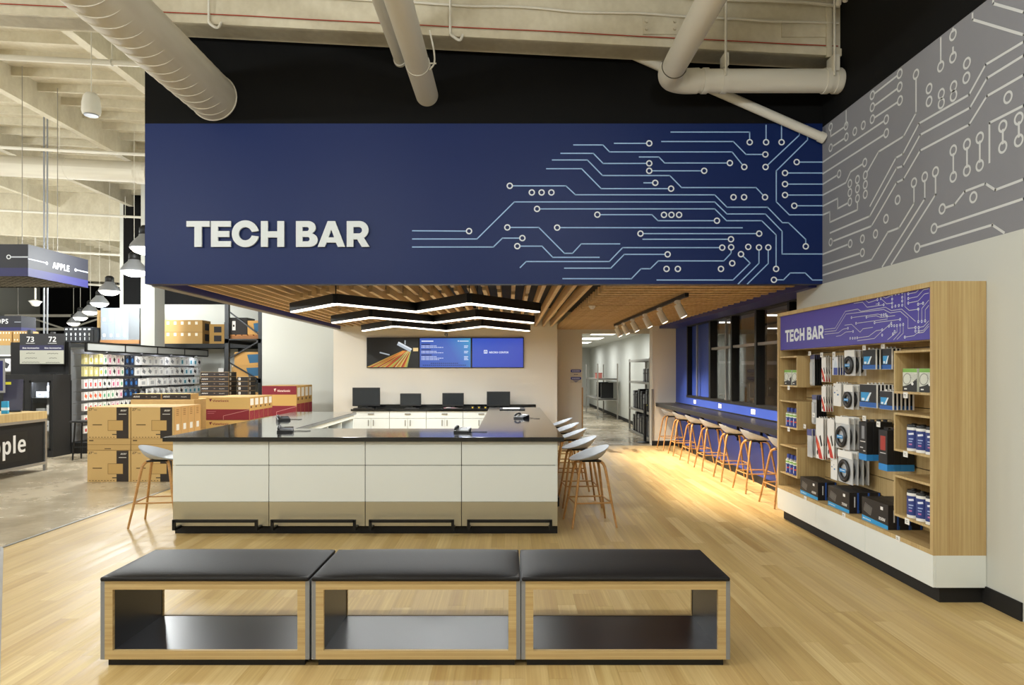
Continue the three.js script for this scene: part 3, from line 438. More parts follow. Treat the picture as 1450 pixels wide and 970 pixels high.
// ================================================================ SERVICE BAR
{
  const TOP = .922, T = .042;
  // worktop: U shape
  const s = new THREE.Shape([[-3.235, 6.4], [.51, 6.4], [.51, 11.53], [-.33, 11.53], [-.33, 7.36], [-2.3, 7.36], [-2.3, 10.3], [-3.235, 10.3]].map(([x, d]) => new THREE.Vector2(x, d)));
  const g = new THREE.ExtrudeGeometry(s, { depth: T - .006, bevelEnabled: true, bevelSize: .003, bevelThickness: .003, bevelSegments: 2 }); g.rotateX(-Math.PI / 2); g.translate(0, TOP - T + .003, 0);
  solo('bar_worktop', g, M.top, 'glossy black worktop running round the service bar', 'worktop');
  const where = ['nearest the lone stool', 'second from the lone stool', 'second from the row of stools', 'nearest the row of stools'];
  for (let k = 0; k < 4; k++) {
    const x0 = -3.17 + k * .907, t = thing('bar_cabinet', `white bar front bay with black foot rail, ${where[k]}`, 'cabinet', [x0 + .4535, 0, 6.45], 0, 'bays of the bar front');
    const a = -.4505, b = .4505;
    part('carcass', bx(k ? a - .003 : a + .02, k < 3 ? b + .003 : b - .02, .08, TOP - T, -.88, -.02), M.darkBoard, t); if (k === 3) { part('end_panel', bx(b - .018, b + .003, .31, TOP - T, -.88, -.021), M.laminate, t); part('kick_plate', bx(b - .018, b + .001, .08, .306, -.88, -.021), M.kick, t); } if (!k) part('end_panel', bx(a - .003, a + .018, .08, TOP - T, -.88, -.021), M.laminate, t);
    part('upper_panel', rb(b - a, .225, .02, .003, 0, .655 + .1125, -.01), M.laminate, t);
    part('lower_panel', rb(b - a, .34, .02, .003, 0, .308 + .171, -.01), M.laminate, t);
    part('kick_plate', rb(b - a, .226, .019, .002, 0, .08 + .1135, -.0105), M.kick, t, 'brushed beige metal kick plate');
    part('toe_kick', bx(a - .003, b + .003, 0, .08, -.8, -.05), M.blackMatte, t);
    const r = .0125, z = .12, h = .155, l = a + .07, q = b - .07;
    part('foot_rail', [[V(l, h, z), V(q, h, z)], [V(l, h + r, z), V(l, .07, z)], [V(q, h + r, z), V(q, .07, z)], [V(l, .08, z), V(l, .08, -.05)], [V(q, .08, z), V(q, .08, -.05)]].map(([u, v]) => beam(u, v, .026, .026)), M.blackMetal, t, 'black square tube foot rail');
  }
  const rr_ = thing('bar_side_cabinet', 'white side run of the bar beside the row of stools', 'cabinet', [0, 0, 0]);
  part('carcass', bd(-.28, .44, .08, TOP - T, 7.34, 11.48), M.laminate, rr_);
  for (let k = 0; k < 4; k++) { const d0 = 7.34 + k * 1.035; part('side_panel', bd(.44, .458, .31, TOP - T, d0, d0 + 1.031), M.laminate, rr_); part('kick_plate', bd(.44, .456, .08, .306, d0, d0 + 1.031), M.kick, rr_); part('foot_rail', [[V(.53, .155, -d0 - .1), V(.53, .155, -d0 - .93)], [V(.53, .168, -d0 - .1), V(.53, .07, -d0 - .1)], [V(.53, .168, -d0 - .93), V(.53, .07, -d0 - .93)], [V(.53, .08, -d0 - .1), V(.44, .08, -d0 - .1)], [V(.53, .08, -d0 - .93), V(.44, .08, -d0 - .93)]].map(([u, v]) => beam(u, v, .026, .026)), M.blackMetal, rr_); }
  part('toe_kick', bd(-.25, .41, 0, .08, 7.34, 11.45), M.blackMatte, rr_);
  const lr = thing('bar_shelf_run', 'white open shelf run on the inner side of the bar', 'cabinet', [0, 0, 0]);
  part('outer_panel', bd(-3.17, -3.15, .08, TOP - T, 7.33, 10.25), M.laminate, lr); part('back_panel', bd(-2.95, -2.93, .08, TOP - T, 7.36, 10.25), M.laminate, lr); part('toe_kick', bd(-3.1, -2.35, 0, .08, 7.35, 10.2), M.blackMatte, lr);
  for (const y of [.08, .4, .64]) part('shelf', bd(-2.93, -2.33, y, y + .02, 7.36, 10.25), M.laminate, lr);
  for (let k = 0; k < 5; k++) part('divider', bd(-2.93, -2.33, .1, TOP - T, 7.37 + k * .715, 7.39 + k * .715), M.laminate, lr);
  part('front_rail', bd(-2.34, -2.32, TOP - T - .05, TOP - T, 7.4, 10.25), M.laminate, lr);
  for (const [d, y, c, l] of [[7.72, .66, 0x26262a, 'black case on the upper inner shelf of the bar'], [8.45, .66, 0x8c2f2a, 'red case on the upper inner shelf of the bar'], [9.17, .66, 0x3a3c40, 'grey case on the upper inner shelf of the bar']]) { const t = thing('equipment_case', l, 'case', [-2.62, y, d]); part('body', rb(.4, .09, .34, .01, 0, .046, 0), C(c), t); part('handle', bx(.2, .22, .03, .06, -.06, .06), M.blackPlastic, t); }
  // back counter
  const bw = thing('back_worktop', 'long black worktop with backsplash under the screens', 'worktop', [0, 0, 0]);
  part('top', (() => { const q = rb(3.76, .04, .66, .003, -1.32, .74, -14.16); return q; })(), M.top, bw); part('backsplash', bd(-3.2, .56, .76, .825, 14.47, 14.5), M.top, bw);
  ['under the all in one computer', 'second from the all in one computer', 'third from the all in one computer', 'fourth from the all in one computer', 'behind the side run of the bar'].forEach((w, k) => {
    const x0 = -3.17 + k * .745, t = thing('base_cabinet', `white base cabinet with drawer and two doors, ${w}`, 'cabinet', [x0 + .3725, 0, 13.87], 0, 'base cabinets below the screens');
    part('body', bx(-.3705, .3705, .09, .72, -.6, -.02), M.white, t); part('toe_kick', bx(-.37, .37, 0, .09, -.55, -.06), M.blackMatte, t);
    const dr = part('drawer', rb(.735, .14, .02, .003, 0, .645, -.01), M.laminate, t); part('handle', [rb(.12, .03, .024, .008, 0, .66, .012)], M.steel, dr);
    for (const q of [-1, 1]) { const d = part('door', rb(.363, .46, .02, .003, q * .186, .335, -.01), M.laminate, t); part('handle', bar(V(q * .05, .42, .02), V(q * .05, .54, .02), .009), M.steel, d); }
  });
  // computers
  const mon = (x, w, h, label, kind) => {
    const t = thing(kind ? 'all_in_one_computer' : 'desktop_monitor', label, 'monitor', [x, .76, 14.05], 0, kind ? undefined : 'small monitors on the back worktop');
    part('stand_base', rb(.2, .015, .16, .005, 0, .0085, 0), M.blackPlastic, t); part('stand_neck', bx(-.025, .025, .01, .14, -.05, -.02), M.blackPlastic, t);
    const b = part('bezel', rb(w, h, .035, .006, 0, .09 + h / 2 - .04, 0), M.blackPlastic, t); part('display', bx(-w / 2 + .015, w / 2 - .015, .08, .03 + h, .017, .0185), M.screenOff, b);
    if (kind) { part('keyboard', rb(.42, .02, .15, .006, 0, .011, .2), M.blackPlastic, t); } else part('keyboard', rb(.3, .018, .12, .006, .05, .01, .2), C(0x2a2a2c), t);
  };
  mon(-2.93, .565, .38, 'largest black all in one computer on the back worktop', 1); mon(-2.02, .43, .26, 'small dark monitor next to the all in one computer'); mon(-1.15, .44, .27, 'grey screened small monitor beside a pink cable bundle'); mon(-.22, .48, .3, 'dark monitor by the yellow tipped connectors');
  { const t = thing('cable_bundle', 'white and pink cable bundle in front of a small monitor', 'cables', [-1.2, .76, 13.9]); for (let k = 0; k < 4; k++) part('cable', tube([V(-.12, .012 + k * .004, .02 * k), V(-.03, .03, .05 - k * .02), V(.06, .02, -.03 + k * .02), V(.14, .014, .03)], .008, 6), k < 2 ? M.white : C(0xc48a9c), t); }
  for (let k = 0; k < 3; k++) { const t = thing('connector_block', 'black connector block with yellow tip on the back worktop', 'connector', [-.74 + k * .13, .76, 13.9], 0, 'yellow tipped connector blocks'); part('body', rb(.06, .05, .08, .006, 0, .026, 0), M.blackPlastic, t); part('tip', rb(.03, .025, .01, .003, 0, .03, .045), C(0xd8b830), t); }
  // card terminals and phones on the worktop
  const term = (x, d, turn, label, silver) => {
    const t = thing('desk_phone', label, 'phone', [x, TOP, d], turn, 'desk phones on the bar'); t.scale.set(.8, .62, .8);
    const s = new THREE.Shape([new THREE.Vector2(-.09, 0), new THREE.Vector2(.09, 0), new THREE.Vector2(.09, .025), new THREE.Vector2(-.075, .07), new THREE.Vector2(-.09, .06)]); const g = new THREE.ExtrudeGeometry(s, { depth: .18, bevelEnabled: true, bevelSize: .004, bevelThickness: .004, bevelSegments: 1 }); g.translate(0, .004, -.09); g.rotateY(-Math.PI / 2);
    part('body', g, M.blackPlastic, t); part('keypad', (() => { const q = rb(.1, .008, .09, .002); q.rotateX(.26); q.translate(.03, .052, .02); return q; })(), C(silver ? 0x9a9ca0 : 0x3a3c42), t);
    part('handset', tube([V(-.075, .055, .08), V(-.075, .085, .05), V(-.075, .1, -.03), V(-.075, .09, -.08)], .017, 8), M.blackPlastic, t);
    part('display', (() => { const q = bx(-.03, .08, 0, .004, -.02, .02); q.rotateX(.26); q.translate(.01, .07, -.055); return q; })(), M.screenOff, t);
    part('cord', tube([V(.08, .01, -.07), V(.16, .008, -.09), V(.24, .008, -.04), V(.3, .006, -.08)], .005, 6), M.blackPlastic, t);
  };
  term(-2.3 - .52, 8.55, .5, 'black desk phone on the worktop above the inner shelves'); term(-2.27, 6.95, .2, 'black desk phone on the front corner of the worktop'); term(-.47, 6.9, -.15, 'silver keyed desk phone near the middle of the front worktop', 1); term(.16, 8.9, -.6, 'dark desk phone beside the row of stools');
  { const t = thing('paper_tray', 'thin black tray with paper at the far end of the worktop', 'tray', [.05, TOP, 11.0]); part('tray', rb(.4, .014, .5, .004, 0, .008, 0), M.blackPlastic, t); part('paper', bx(-.15, .12, .015, .02, -.1, .2), M.paper, t); }
}
// ================================================================ STOOLS
function makeStool() {
  const t = thing('bar_stool', 'grey shell bar stool with tapered wooden legs', 'stool', [0, 0, 0]);
  // shell: front towards -x, raised back towards +x
  const N = 40, K = 14, P = [], I = [], top = [], H = .66;
  const surf = (r, a) => { const ca = Math.cos(a), sa = Math.sin(a), back = Math.max(0, ca), w = .215 - .012 * back, x = (ca > 0 ? .195 : .205) * r * ca, z = w * r * sa * (1 - .06 * Math.max(0, -ca)); const e = Math.pow(r, 3.2); return V(x, H + e * (.125 * Math.pow(Math.max(0, .5 + .5 * ca), 1.25) - .012 * Math.max(0, -ca)) + .008 * r * r, z); };
  for (const off of [0, -.012]) for (let i = 0; i <= K; i++) for (let j = 0; j < N; j++) { const v = surf(i / K, j / N * Math.PI * 2); const s = off ? .985 : 1; P.push(v.x * s, v.y + off * (off ? 1 - .2 * i / K : 1), v.z * s); }
  const at = (l, i, j) => l * (K + 1) * N + i * N + j % N;
  for (let i = 0; i < K; i++) for (let j = 0; j < N; j++) { I.push(at(0, i, j), at(0, i + 1, j + 1), at(0, i + 1, j), at(0, i, j), at(0, i, j + 1), at(0, i + 1, j + 1)); I.push(at(1, i, j), at(1, i + 1, j), at(1, i + 1, j + 1), at(1, i, j), at(1, i + 1, j + 1), at(1, i, j + 1)); }
  for (let j = 0; j < N; j++) I.push(at(0, K, j), at(0, K, j + 1), at(1, K, j + 1), at(0, K, j), at(1, K, j + 1), at(1, K, j));
  const g = new THREE.BufferGeometry(); g.setAttribute('position', new THREE.Float32BufferAttribute(P, 3)); g.setAttribute('uv', new THREE.Float32BufferAttribute(new Float32Array(P.length / 3 * 2), 2)); g.setIndex(I); g.computeVertexNormals();
  part('seat_shell', g, M.shell, t);
  for (const sx of [-1, 1]) for (const sz of [-1, 1]) {
    const c = new THREE.CatmullRomCurve3([V(sx * .222, 0, sz * .222), V(sx * .18, .25, sz * .18), V(sx * .135, .54, sz * .135), V(sx * .122, .6, sz * .122), V(sx * .1, .634, sz * .085), V(sx * .06, .64, sz * .03)]);
    const q = new THREE.TubeGeometry(c, 22, .0135, 8, false), p = q.attributes.position; for (let i = 0; i < p.count; i++) { const u = Math.floor(i / 9) / 22, m = c.getPointAt(Math.min(1, u)), k = u < .8 ? .78 + .4 * u : 1.1; p.setXYZ(i, m.x + (p.getX(i) - m.x) * k, m.y + (p.getY(i) - m.y) * k, m.z + (p.getZ(i) - m.z) * k); }
    part('leg', q, M.leg, t);
  }
  part('seat_mount', rb(.2, .014, .2, .004, 0, .641, 0), M.blackMetal, t);
  const h = .24, e = .183; for (const [a, b] of [[V(-e, h, -e), V(e, h, -e)], [V(e, h, -e), V(e, h, e)], [V(e, h, e), V(-e, h, e)], [V(-e, h, e), V(-e, h, -e)]]) part('footrest_bar', bar(a, b, .008, 8), M.leg, t);
  return t;
}
{
  const proto = makeStool();
  proto.position.set(.81, 0, -6.92); proto.rotation.y = .12; proto.userData.label = 'grey shell stool with wooden legs at the bar corner, first of its row'; proto.userData.group = 'stools along the bar side';
  ['second', 'third', 'fourth', 'fifth'].forEach((n, i) => copy(proto, [.81, 0, [7.9, 8.95, 9.9, 10.9][i]], [.05, -.06, .08, 0][i], `grey shell stool with wooden legs along the bar side, ${n} from the front corner`));
  const lone = copy(proto, [-3.53, 0, 6.93], Math.PI + .15, 'lone grey shell stool with wooden legs beside the brown cartons'); delete lone.userData.group;
  ['farthest', 'second farthest', 'third farthest', 'fourth farthest', 'fifth farthest', 'second nearest', 'nearest'].forEach((n, i) => { const c = copy(proto, [3.17, 0, [13.4, 12.5, 11.58, 10.7, 9.7, 8.8, 7.85][i]], Math.PI + [.05, -.04, .06, 0, -.05, .04, .02][i], n === 'nearest' ? 'grey shell stool tucked under the window counter, half behind the product display' : `grey shell stool tucked under the window counter, ${i + 1 < 2 ? 'beside the cream pier' : ['', 'second', 'third', 'fourth', 'fifth', 'sixth'][i] + ' from the cream pier'}`); c.userData.group = 'stools under the window counter'; });
}
// ================================================================ BENCHES
{
  const cushion = (w, d) => { const nx = 36, nz = 24, P = [], U = [], I = []; for (let j = 0; j <= nz; j++) for (let i = 0; i <= nx; i++) { const u = i / nx * 2 - 1, v = j / nz * 2 - 1, su = Math.sin(u * Math.PI / 2), sv = Math.sin(v * Math.PI / 2); const ex = 1 - Math.pow(Math.abs(su), 6), ez = 1 - Math.pow(Math.abs(sv), 4); const y = .027 * Math.pow(Math.max(0, ex * ez), .5) + .003 * (1 - su * su) * (1 - sv * sv); P.push(su * w / 2, y, sv * d / 2); U.push(su * w / 2, sv * d / 2); } for (let j = 0; j < nz; j++) for (let i = 0; i < nx; i++) { const a = j * (nx + 1) + i; I.push(a, a + nx + 1, a + 1, a + 1, a + nx + 1, a + nx + 2); } const g = new THREE.BufferGeometry(); g.setAttribute('position', new THREE.Float32BufferAttribute(P, 3)); g.setAttribute('uv', new THREE.Float32BufferAttribute(U, 2)); g.setIndex(I); g.computeVertexNormals(); return g; };
  ['beside the open floor edge', 'in the middle of the bench row', 'at the end towards the product display'].forEach((w, k) => {
    const x = [-1.59, -.487, .609][k], t = thing('upholstered_bench', `black leather topped cube bench with wood frame, ${w}`, 'bench', [x, 0, 3.58], 0, 'benches in a row');
    const W = 1.092, D = .54, h = W / 2;
    part('plinth', bx(-h + .03, h - .03, 0, .037, -D + .05, -.02), M.blackMatte, t);
    for (const s of [-1, 1]) part('side_panel', bx(s > 0 ? h - .022 : -h, s > 0 ? h : -h + .022, .037, .448, -D, 0), M.greyEdge, t, 'grey metal edged side panel');
    for (const z of [0, -D + .02]) part('face_frame', [bx(-h + .022, h - .022, .402, .448, z - .02, z), bx(-h + .022, h - .022, .037, .083, z - .02, z), bx(-h + .022, -h + .063, .083, .402, z - .02, z), bx(h - .063, h - .022, .083, .402, z - .02, z)], M.ashFlat, t, 'pale ash face frame');
    part('inner_shelf', bx(-h + .022, h - .022, .06, .08, -D + .02, -.02), M.liner, t); part('inner_top', bx(-h + .022, h - .022, .41, .446, -D + .02, -.02), M.liner, t);
    for (const s of [-1, 1]) part('inner_lining', bx(s > 0 ? h - .06 : -h + .022, s > 0 ? h - .022 : -h + .06, .08, .41, -D + .02, -.02), M.liner, t);
    const c = part('cushion', (() => { const g = cushion(W - .006, D + .02); g.translate(0, .462, -D / 2); return g; })(), M.leather, t);
    part('cushion_band', rb(W - .004, .022, D + .024, .009, 0, .458, -D / 2), M.leather, c);
  });
}
// ================================================================ PRODUCT DISPLAY ON THE RIGHT WALL
const DX = 2.81, D0 = 4.54, D1 = 7.18, BACK = 3.1;
{
  const WALL = 3.162; const t = thing('product_display', 'tall ash wall fixture with white base, purple header and cubby shelves', 'display', [0, 0, 0]);
  part('side_panel', bd(DX, WALL, .352, 2.14, D0, D0 + .035), M.ash, t); part('side_panel', bd(DX, WALL, .352, 2.14, D1 - .035, D1), M.ash, t);
  part('top_panel', bd(DX, WALL, 2.105, 2.14, D0 + .035, D1 - .035), M.ash, t); part('deck', bd(DX, WALL, .32, .352, D0 + .0, D1), M.ash, t);
  part('back_panel', bd(BACK + .02, WALL, .352, 2.105, D0 + .035, D1 - .035), M.darkBoard, t);
  for (let y = .356, k = 0; y < 1.74; y += .152, k++) part('slatwall_board', bd(BACK, BACK + .02, y, y + .145, D0 + .035, D1 - .035), M.ash, t);
  [[D0, 5.41], [5.41, 6.27], [6.27, D1]].forEach(([a, b]) => part('base_panel', rb(.018, .212, b - a - .004, .002, DX + .009, .107 + .106, -(a + b) / 2), M.laminate, t));
  part('base_side', bd(DX + .018, WALL, .107, .32, D0, D0 + .02), M.laminate, t); part('base_body', bd(DX + .02, WALL, .107, .318, D0 + .02, D1), M.white, t); part('toe_kick', bd(DX + .06, WALL, 0, .107, D0 + .03, D1 - .02), M.blackMatte, t);
  const hd = part('header_panel', bd(DX + .02, DX + .05, 1.757, 2.105, D0 + .035, D1 - .035), C(0x43389c, .4), t, 'purple header with circuit lines');
  part('header_soffit', bd(DX + .05, BACK + .02, 1.75, 1.77, D0 + .035, D1 - .035), M.ash, t);
  for (const y of [[1.38, 1.69], [.96, 1.24], [.485, .785]]) for (const [a, b] of [[D0 + .035, 5.03], [6.72, D1 - .035]]) { const [lo, hi] = y, th = .016; part('cubby', [bd(DX + .015, BACK, hi - th, hi, a, b), bd(DX + .015, BACK, lo, lo + th, a, b), a < 5 ? bd(DX + .015, BACK, lo + th, hi - th, b - th, b) : bd(DX + .015, BACK, lo + th, hi - th, a, a + th)], M.ash, t); }
  // header print
  const q = (x, y, r) => [1080 + x / 3.73, 390 + y / 3.73, r];
  const list = [[q(327, 285), q(383, 279), q(437, 190), q(503, 178), q(520, 190), q(650, 168), q(680, 186), q(735, 178), q(808, 243)], [q(327, 298), q(387, 292), q(441, 204), q(640, 180), q(675, 198), q(728, 190), q(768, 225), q(768, 280), q(808, 275, 1)], [q(327, 311), q(400, 303), q(425, 284), q(451, 279, 1)], [q(388, 322), q(412, 318), q(440, 299), q(478, 296, 1)],
    [q(470, 223, 1), q(610, 204), q(628, 210, 1)], [q(549, 221, 1), q(600, 213), q(625, 222), q(700, 212)], [q(494, 253, 1), q(590, 240), q(660, 230)], [q(592, 250, 1), q(727, 232, 1)], [q(433, 263), q(470, 258), q(515, 300), q(530, 282), q(582, 274)], [q(500, 345), q(590, 333), q(625, 300), q(680, 252, 1)], [q(500, 330, 1), q(560, 322), q(600, 292), q(632, 287, 1)],
    [q(482, 148), q(528, 141), q(552, 168), q(640, 155, 1)], [q(494, 132), q(535, 124), q(560, 144), q(607, 128, 1)], [q(598, 152), q(614, 149, 1)], [q(620, 105), q(650, 120), q(685, 103, 1)], [q(625, 122, 1), q(655, 150), q(685, 146, 1)], [q(770, 97, 1), q(810, 90), q(845, 55), q(878, 48)], [q(770, 122, 1), q(818, 112), q(850, 76), q(878, 70)], [q(770, 146, 1), q(822, 135), q(855, 98), q(878, 93)], [q(792, 75, 1), q(822, 48)], [q(822, 152, 1), q(848, 147, 1)],
    [q(760, 70), q(752, 90), q(752, 165), q(775, 185), q(823, 178, 1), q(823, 244, 1)], [q(841, 243, 1), q(841, 175), q(878, 130)], [q(859, 240, 1), q(859, 182), q(878, 158)], [q(752, 326, 1), q(800, 318), q(815, 305), q(850, 300), q(878, 268)], [q(825, 294, 1), q(850, 290), q(878, 255)], [q(825, 275, 1), q(850, 270), q(878, 240)],
    [q(727, 262, 1), q(727, 300), q(692, 340)], [q(743, 259, 1), q(743, 305), q(710, 338)], [q(710, 265, 1), q(710, 298), q(660, 340)], ...[[703, 98], [720, 95], [738, 92], [685, 125], [685, 166], [702, 162], [720, 159], [738, 157], [738, 115], [738, 135], [640, 208], [651, 206], [658, 215], [608, 115], [668, 268], [682, 265], [696, 266], [698, 296], [689, 309], [632, 315], [463, 332], [476, 332], [488, 331], [808, 294]].map(([x, y]) => [q(x, y, 1)])];
  const [l, r] = traces(list, 1.4), X = DX + .02;
  const [L, Rg] = linework(l, r, (x, y) => { const D = 970 * X / (x - 721); return V(X, 1.55 + (524 - y) / 970 * D, -D); }, V(-1, 0, 0), .0042, .0105, .0055, .001);
  part('circuit_line_print', L, M.muralLine, hd); part('circuit_ring_print', Rg, M.ring, hd);
  const word = merge(LETTERS.map((s) => new THREE.ShapeGeometry(s, 8))), sc = .00069; word.scale(sc, sc, 1); word.translate(-78 * sc, 267 * sc, 0); word.rotateY(-Math.PI / 2); word.translate(X - .0015, 1.835, -7.02);
  part('header_lettering', word, M.ring, hd, 'white block letters on the header');
}
// products: local +z is the front; turned to face the aisle
const FACE = -Math.PI / 2;
{
  // printed cards
  const print = (w, h, dr) => std(0xffffff, .5, { map: canvasTex(w, h, dr) });
  const fillS = (c, w, h, col) => { c.fillStyle = col; c.fillRect(0, 0, w, h); };
  const red = print(128, 256, (c, w, h) => { fillS(c, w, h, '#ece9e4'); c.fillStyle = '#c83228'; c.beginPath(); c.moveTo(0, h * .42); c.lineTo(w * .45, h * .62); c.lineTo(w * .95, h); c.lineTo(w * .45, h); c.lineTo(0, h * .6); c.fill(); c.fillStyle = '#e86838'; c.beginPath(); c.moveTo(w * .2, h * .55); c.lineTo(w * .5, h * .68); c.lineTo(w * .6, h * .78); c.lineTo(w * .25, h * .72); c.fill(); c.fillStyle = '#1a1718'; c.save(); c.translate(w * .68, h * .55); c.rotate(1.1); c.fillRect(-w * .28, -h * .05, w * .56, h * .1); c.restore(); c.beginPath(); c.ellipse(w * .2, h * .86, w * .09, h * .06, 0, 0, 7); c.fill(); });
  const white = print(96, 160, (c, w, h) => { fillS(c, w, h, '#e9e8e4'); c.fillStyle = '#3c6ea0'; c.fillRect(w * .1, h * .38, w * .16, h * .06); c.fillRect(w * .5, h * .46, w * .22, h * .07); c.fillStyle = '#202428'; c.fillRect(w * .12, h * .1, w * .08, h * .05); c.fillRect(w * .46, h * .28, w * .07, h * .04); });
  const whiteBlue = print(96, 128, (c, w, h) => { fillS(c, w, h, '#dfe4ec'); c.fillStyle = '#3a4c9c'; c.fillRect(w * .25, h * .6, w * .75, h * .4); c.fillStyle = '#cdd8e4'; c.beginPath(); c.moveTo(w * .25, h * .6); c.lineTo(w * .6, h * .12); c.lineTo(w, h * .6); c.fill(); c.fillStyle = '#30343c'; c.fillRect(w * .1, h * .1, w * .12, h * .08); });
  const blueBlack = print(160, 128, (c, w, h) => { fillS(c, w, h, '#101114'); c.fillStyle = '#1f5fb0'; c.fillRect(0, h * .78, w, h * .22); c.fillStyle = '#2f9ad8'; c.fillRect(w * .08, h * .34, w * .5, h * .4); c.fillStyle = '#e8f2fa'; c.beginPath(); c.moveTo(w * .35, h * .74); c.lineTo(w * .62, h * .34); c.lineTo(w * .72, h * .34); c.lineTo(w * .5, h * .74); c.fill(); c.fillRect(w * .12, h * .6, w * .18, h * .12); });
  const tall = print(96, 256, (c, w, h) => { fillS(c, w, h, '#17171a'); c.fillStyle = '#2a8ad4'; c.fillRect(0, h * .84, w, h * .16); c.fillStyle = '#8a8c90'; c.fillRect(w * .35, h * .1, w * .38, h * .34); c.fillStyle = '#d8d8d8'; c.fillRect(w * .15, h * .5, w * .7, h * .025); c.fillRect(w * .15, h * .66, w * .4, h * .03); c.fillRect(w * .55, h * .74, w * .3, h * .03); });
  const tallRed = print(96, 256, (c, w, h) => { fillS(c, w, h, '#17171a'); c.fillStyle = '#2a8ad4'; c.fillRect(0, h * .84, w, h * .16); c.fillStyle = '#a83228'; c.fillRect(w * .2, h * .14, w * .6, h * .36); c.fillStyle = '#d8d8d8'; c.fillRect(w * .15, h * .56, w * .7, h * .02); });
  const coil = print(64, 64, (c, w, h) => { fillS(c, w, h, '#2f8ed0'); c.fillStyle = '#e8eef4'; c.fillRect(w * .1, h * .35, w * .8, h * .2); });
  const fixture = scene.getObjectByName('product_display'), hook = (t, y, z, len = .16) => { const x = t.position.x - z, yy = t.position.y + y, zz = t.position.z; part('hook', bar(V(x, yy, zz), V(x + len, yy, zz), .0025, 6), M.steel, fixture); };
  // card(name, label, face material, width, height, thickness, position): a stack hanging on one hook
  const hang = (name, label, cat, m, w, h, th, y, d, n, grp, x0 = 2.92, gap = .022) => { for (let k = 0; k < n; k++) { const t = thing(name, label, cat, [x0 + k * gap, y, d], FACE, grp); part('card', bx(-w / 2, w / 2, 0, h, -th, 0), M.paper, t); const f = new THREE.PlaneGeometry(w * .98, h * .98); f.translate(0, h / 2, .0007); part('print', f, m, t); if (!k) hook(t, h + .006, 0, BACK - x0 + .002); part('hang_tab', bx(-.012, .012, h, h + .014, -.002, 0), M.paper, t); } };
  const priceTag = (x, y, d, label) => { const t = thing('price_tag', label, 'tag', [x, y, d], FACE, 'price tags on the product display'); part('tag_holder', bx(-.026, .026, -.02, .022, -.003, 0), M.white, t); const f = bx(-.022, .022, -.015, .017, 0, .001); part('tag_insert', f, M.paper, t); part('tag_text', [bx(-.015, .008, .004, .008, .001, .0014), bx(-.015, .014, -.006, -.003, .001, .0014)], M.blackPlastic, t); };
  // clear narrow packs by the window side cubbies
  const clear = (y, d, h, n, label) => { for (let k = 0; k < n; k++) { const t = thing('blister_pack', label, 'pack', [2.93 + k * .024, y, d], FACE, 'narrow packs beside the window side cubbies'); part('backing', bx(-.045, .045, 0, h, -.012, -.009), k ? C(0x1a1a1d) : C(0xb9babb), t); part('blister', rb(.06, h * .72, .014, .006, 0, h * .4, -.002), k ? M.blackPlastic : M.bag, t); part('header_card', bx(-.045, .045, h - .045, h, -.009, -.007), C(0x5a5c80), t); } };
  clear(1.40, 6.64, .3, 4, 'narrow grey and black pack in the top row beside the window side cubby'); clear(1.03, 6.6, .28, 5, 'narrow grey and black pack in the second row beside the window side cubby'); 
  for (let k = 0; k < 3; k++) { const t = thing('cable_pouch', 'dark cable pouch low beside the window side cubby', 'pouch', [2.9 + k * .03, .71, 6.6], FACE, 'dark cable pouches'); part('pouch', rb(.1, .27, .014, .006, 0, .135, 0), M.bag, t); part('cable_loop', (() => { const g = new THREE.TorusGeometry(.035, .012, 8, 20); g.scale(1, 1.8, .6); g.translate(0, .1, -.004); return g; })(), C(0x2a2a2e), t); part('header_card', bx(-.05, .05, .21, .27, .007, .009), C(0x53558c), t); }
  hang('carded_tool', 'white card with red and black tool in the top row', 'card', red, .085, .23, .004, 1.44, 6.36, 3, 'red tool cards, top row'); hang('carded_tool', 'white card with red and black tool in the second row', 'card', red, .085, .235, .004, 1.165, 6.36, 4, 'red tool cards, second row');
  hang('carded_tool', 'large red and black tool card in the third row beside the dark pouches', 'card', red, .15, .38, .004, .72, 6.4, 4, 'large red tool cards nearest the pouches', 2.9); hang('carded_tool', 'large red and black tool card in the third row beside the coil bag', 'card', red, .13, .35, .004, .755, 6.18, 3, 'large red tool cards nearest the coil bag', 2.9);
  hang('carded_accessory', 'white and blue accessory card in the top row', 'card', whiteBlue, .1, .165, .006, 1.505, 6.14, 5, 'white and blue cards'); hang('carded_accessory', 'white accessory card with tiny blue marks in the second row', 'card', white, .14, .2, .006, 1.23, 6.1, 5, 'white cards, second row'); hang('carded_accessory', 'white accessory card with tiny blue marks in the bottom row', 'card', white, .12, .19, .006, .565, 6.16, 5, 'white cards, bottom row');
  hang('carded_accessory', 'tall white accessory card with tiny blue marks above the red tool cards', 'card', white, .14, .13, .006, 1.0, 6.1, 2, 'white cards, third row', 2.96);
  const coilBag = (y, d, w, h, rad, n, label, grp) => { for (let k = 0; k < n; k++) { const t = thing('coil_bag', label, 'bag', [2.88 + k * .045, y, d], FACE, grp); part('bag', rb(w, h, .012, .005, 0, h / 2, -.018), M.bag, t); part('header_card', bx(-w / 2, w / 2, h - .05, h + .01, -.011, -.009), M.paper, t); for (let j = 0; j < 3; j++) part('cable_loop', (() => { const g = new THREE.TorusGeometry(rad - j * .012, .0085, 8, 36); g.translate(j * .002, rad + .02 + j * .002, -.002 + j * .001); return g; })(), j === 1 ? C(0x3a3b40, .35) : M.blackPlastic, t); const lab = new THREE.PlaneGeometry(rad * 1.2, rad * .34); lab.translate(0, rad + .02, .009); part('coil_label', lab, coil, t); if (!k) hook(t, h + .012, -.01, BACK - 2.88 - .012); } };
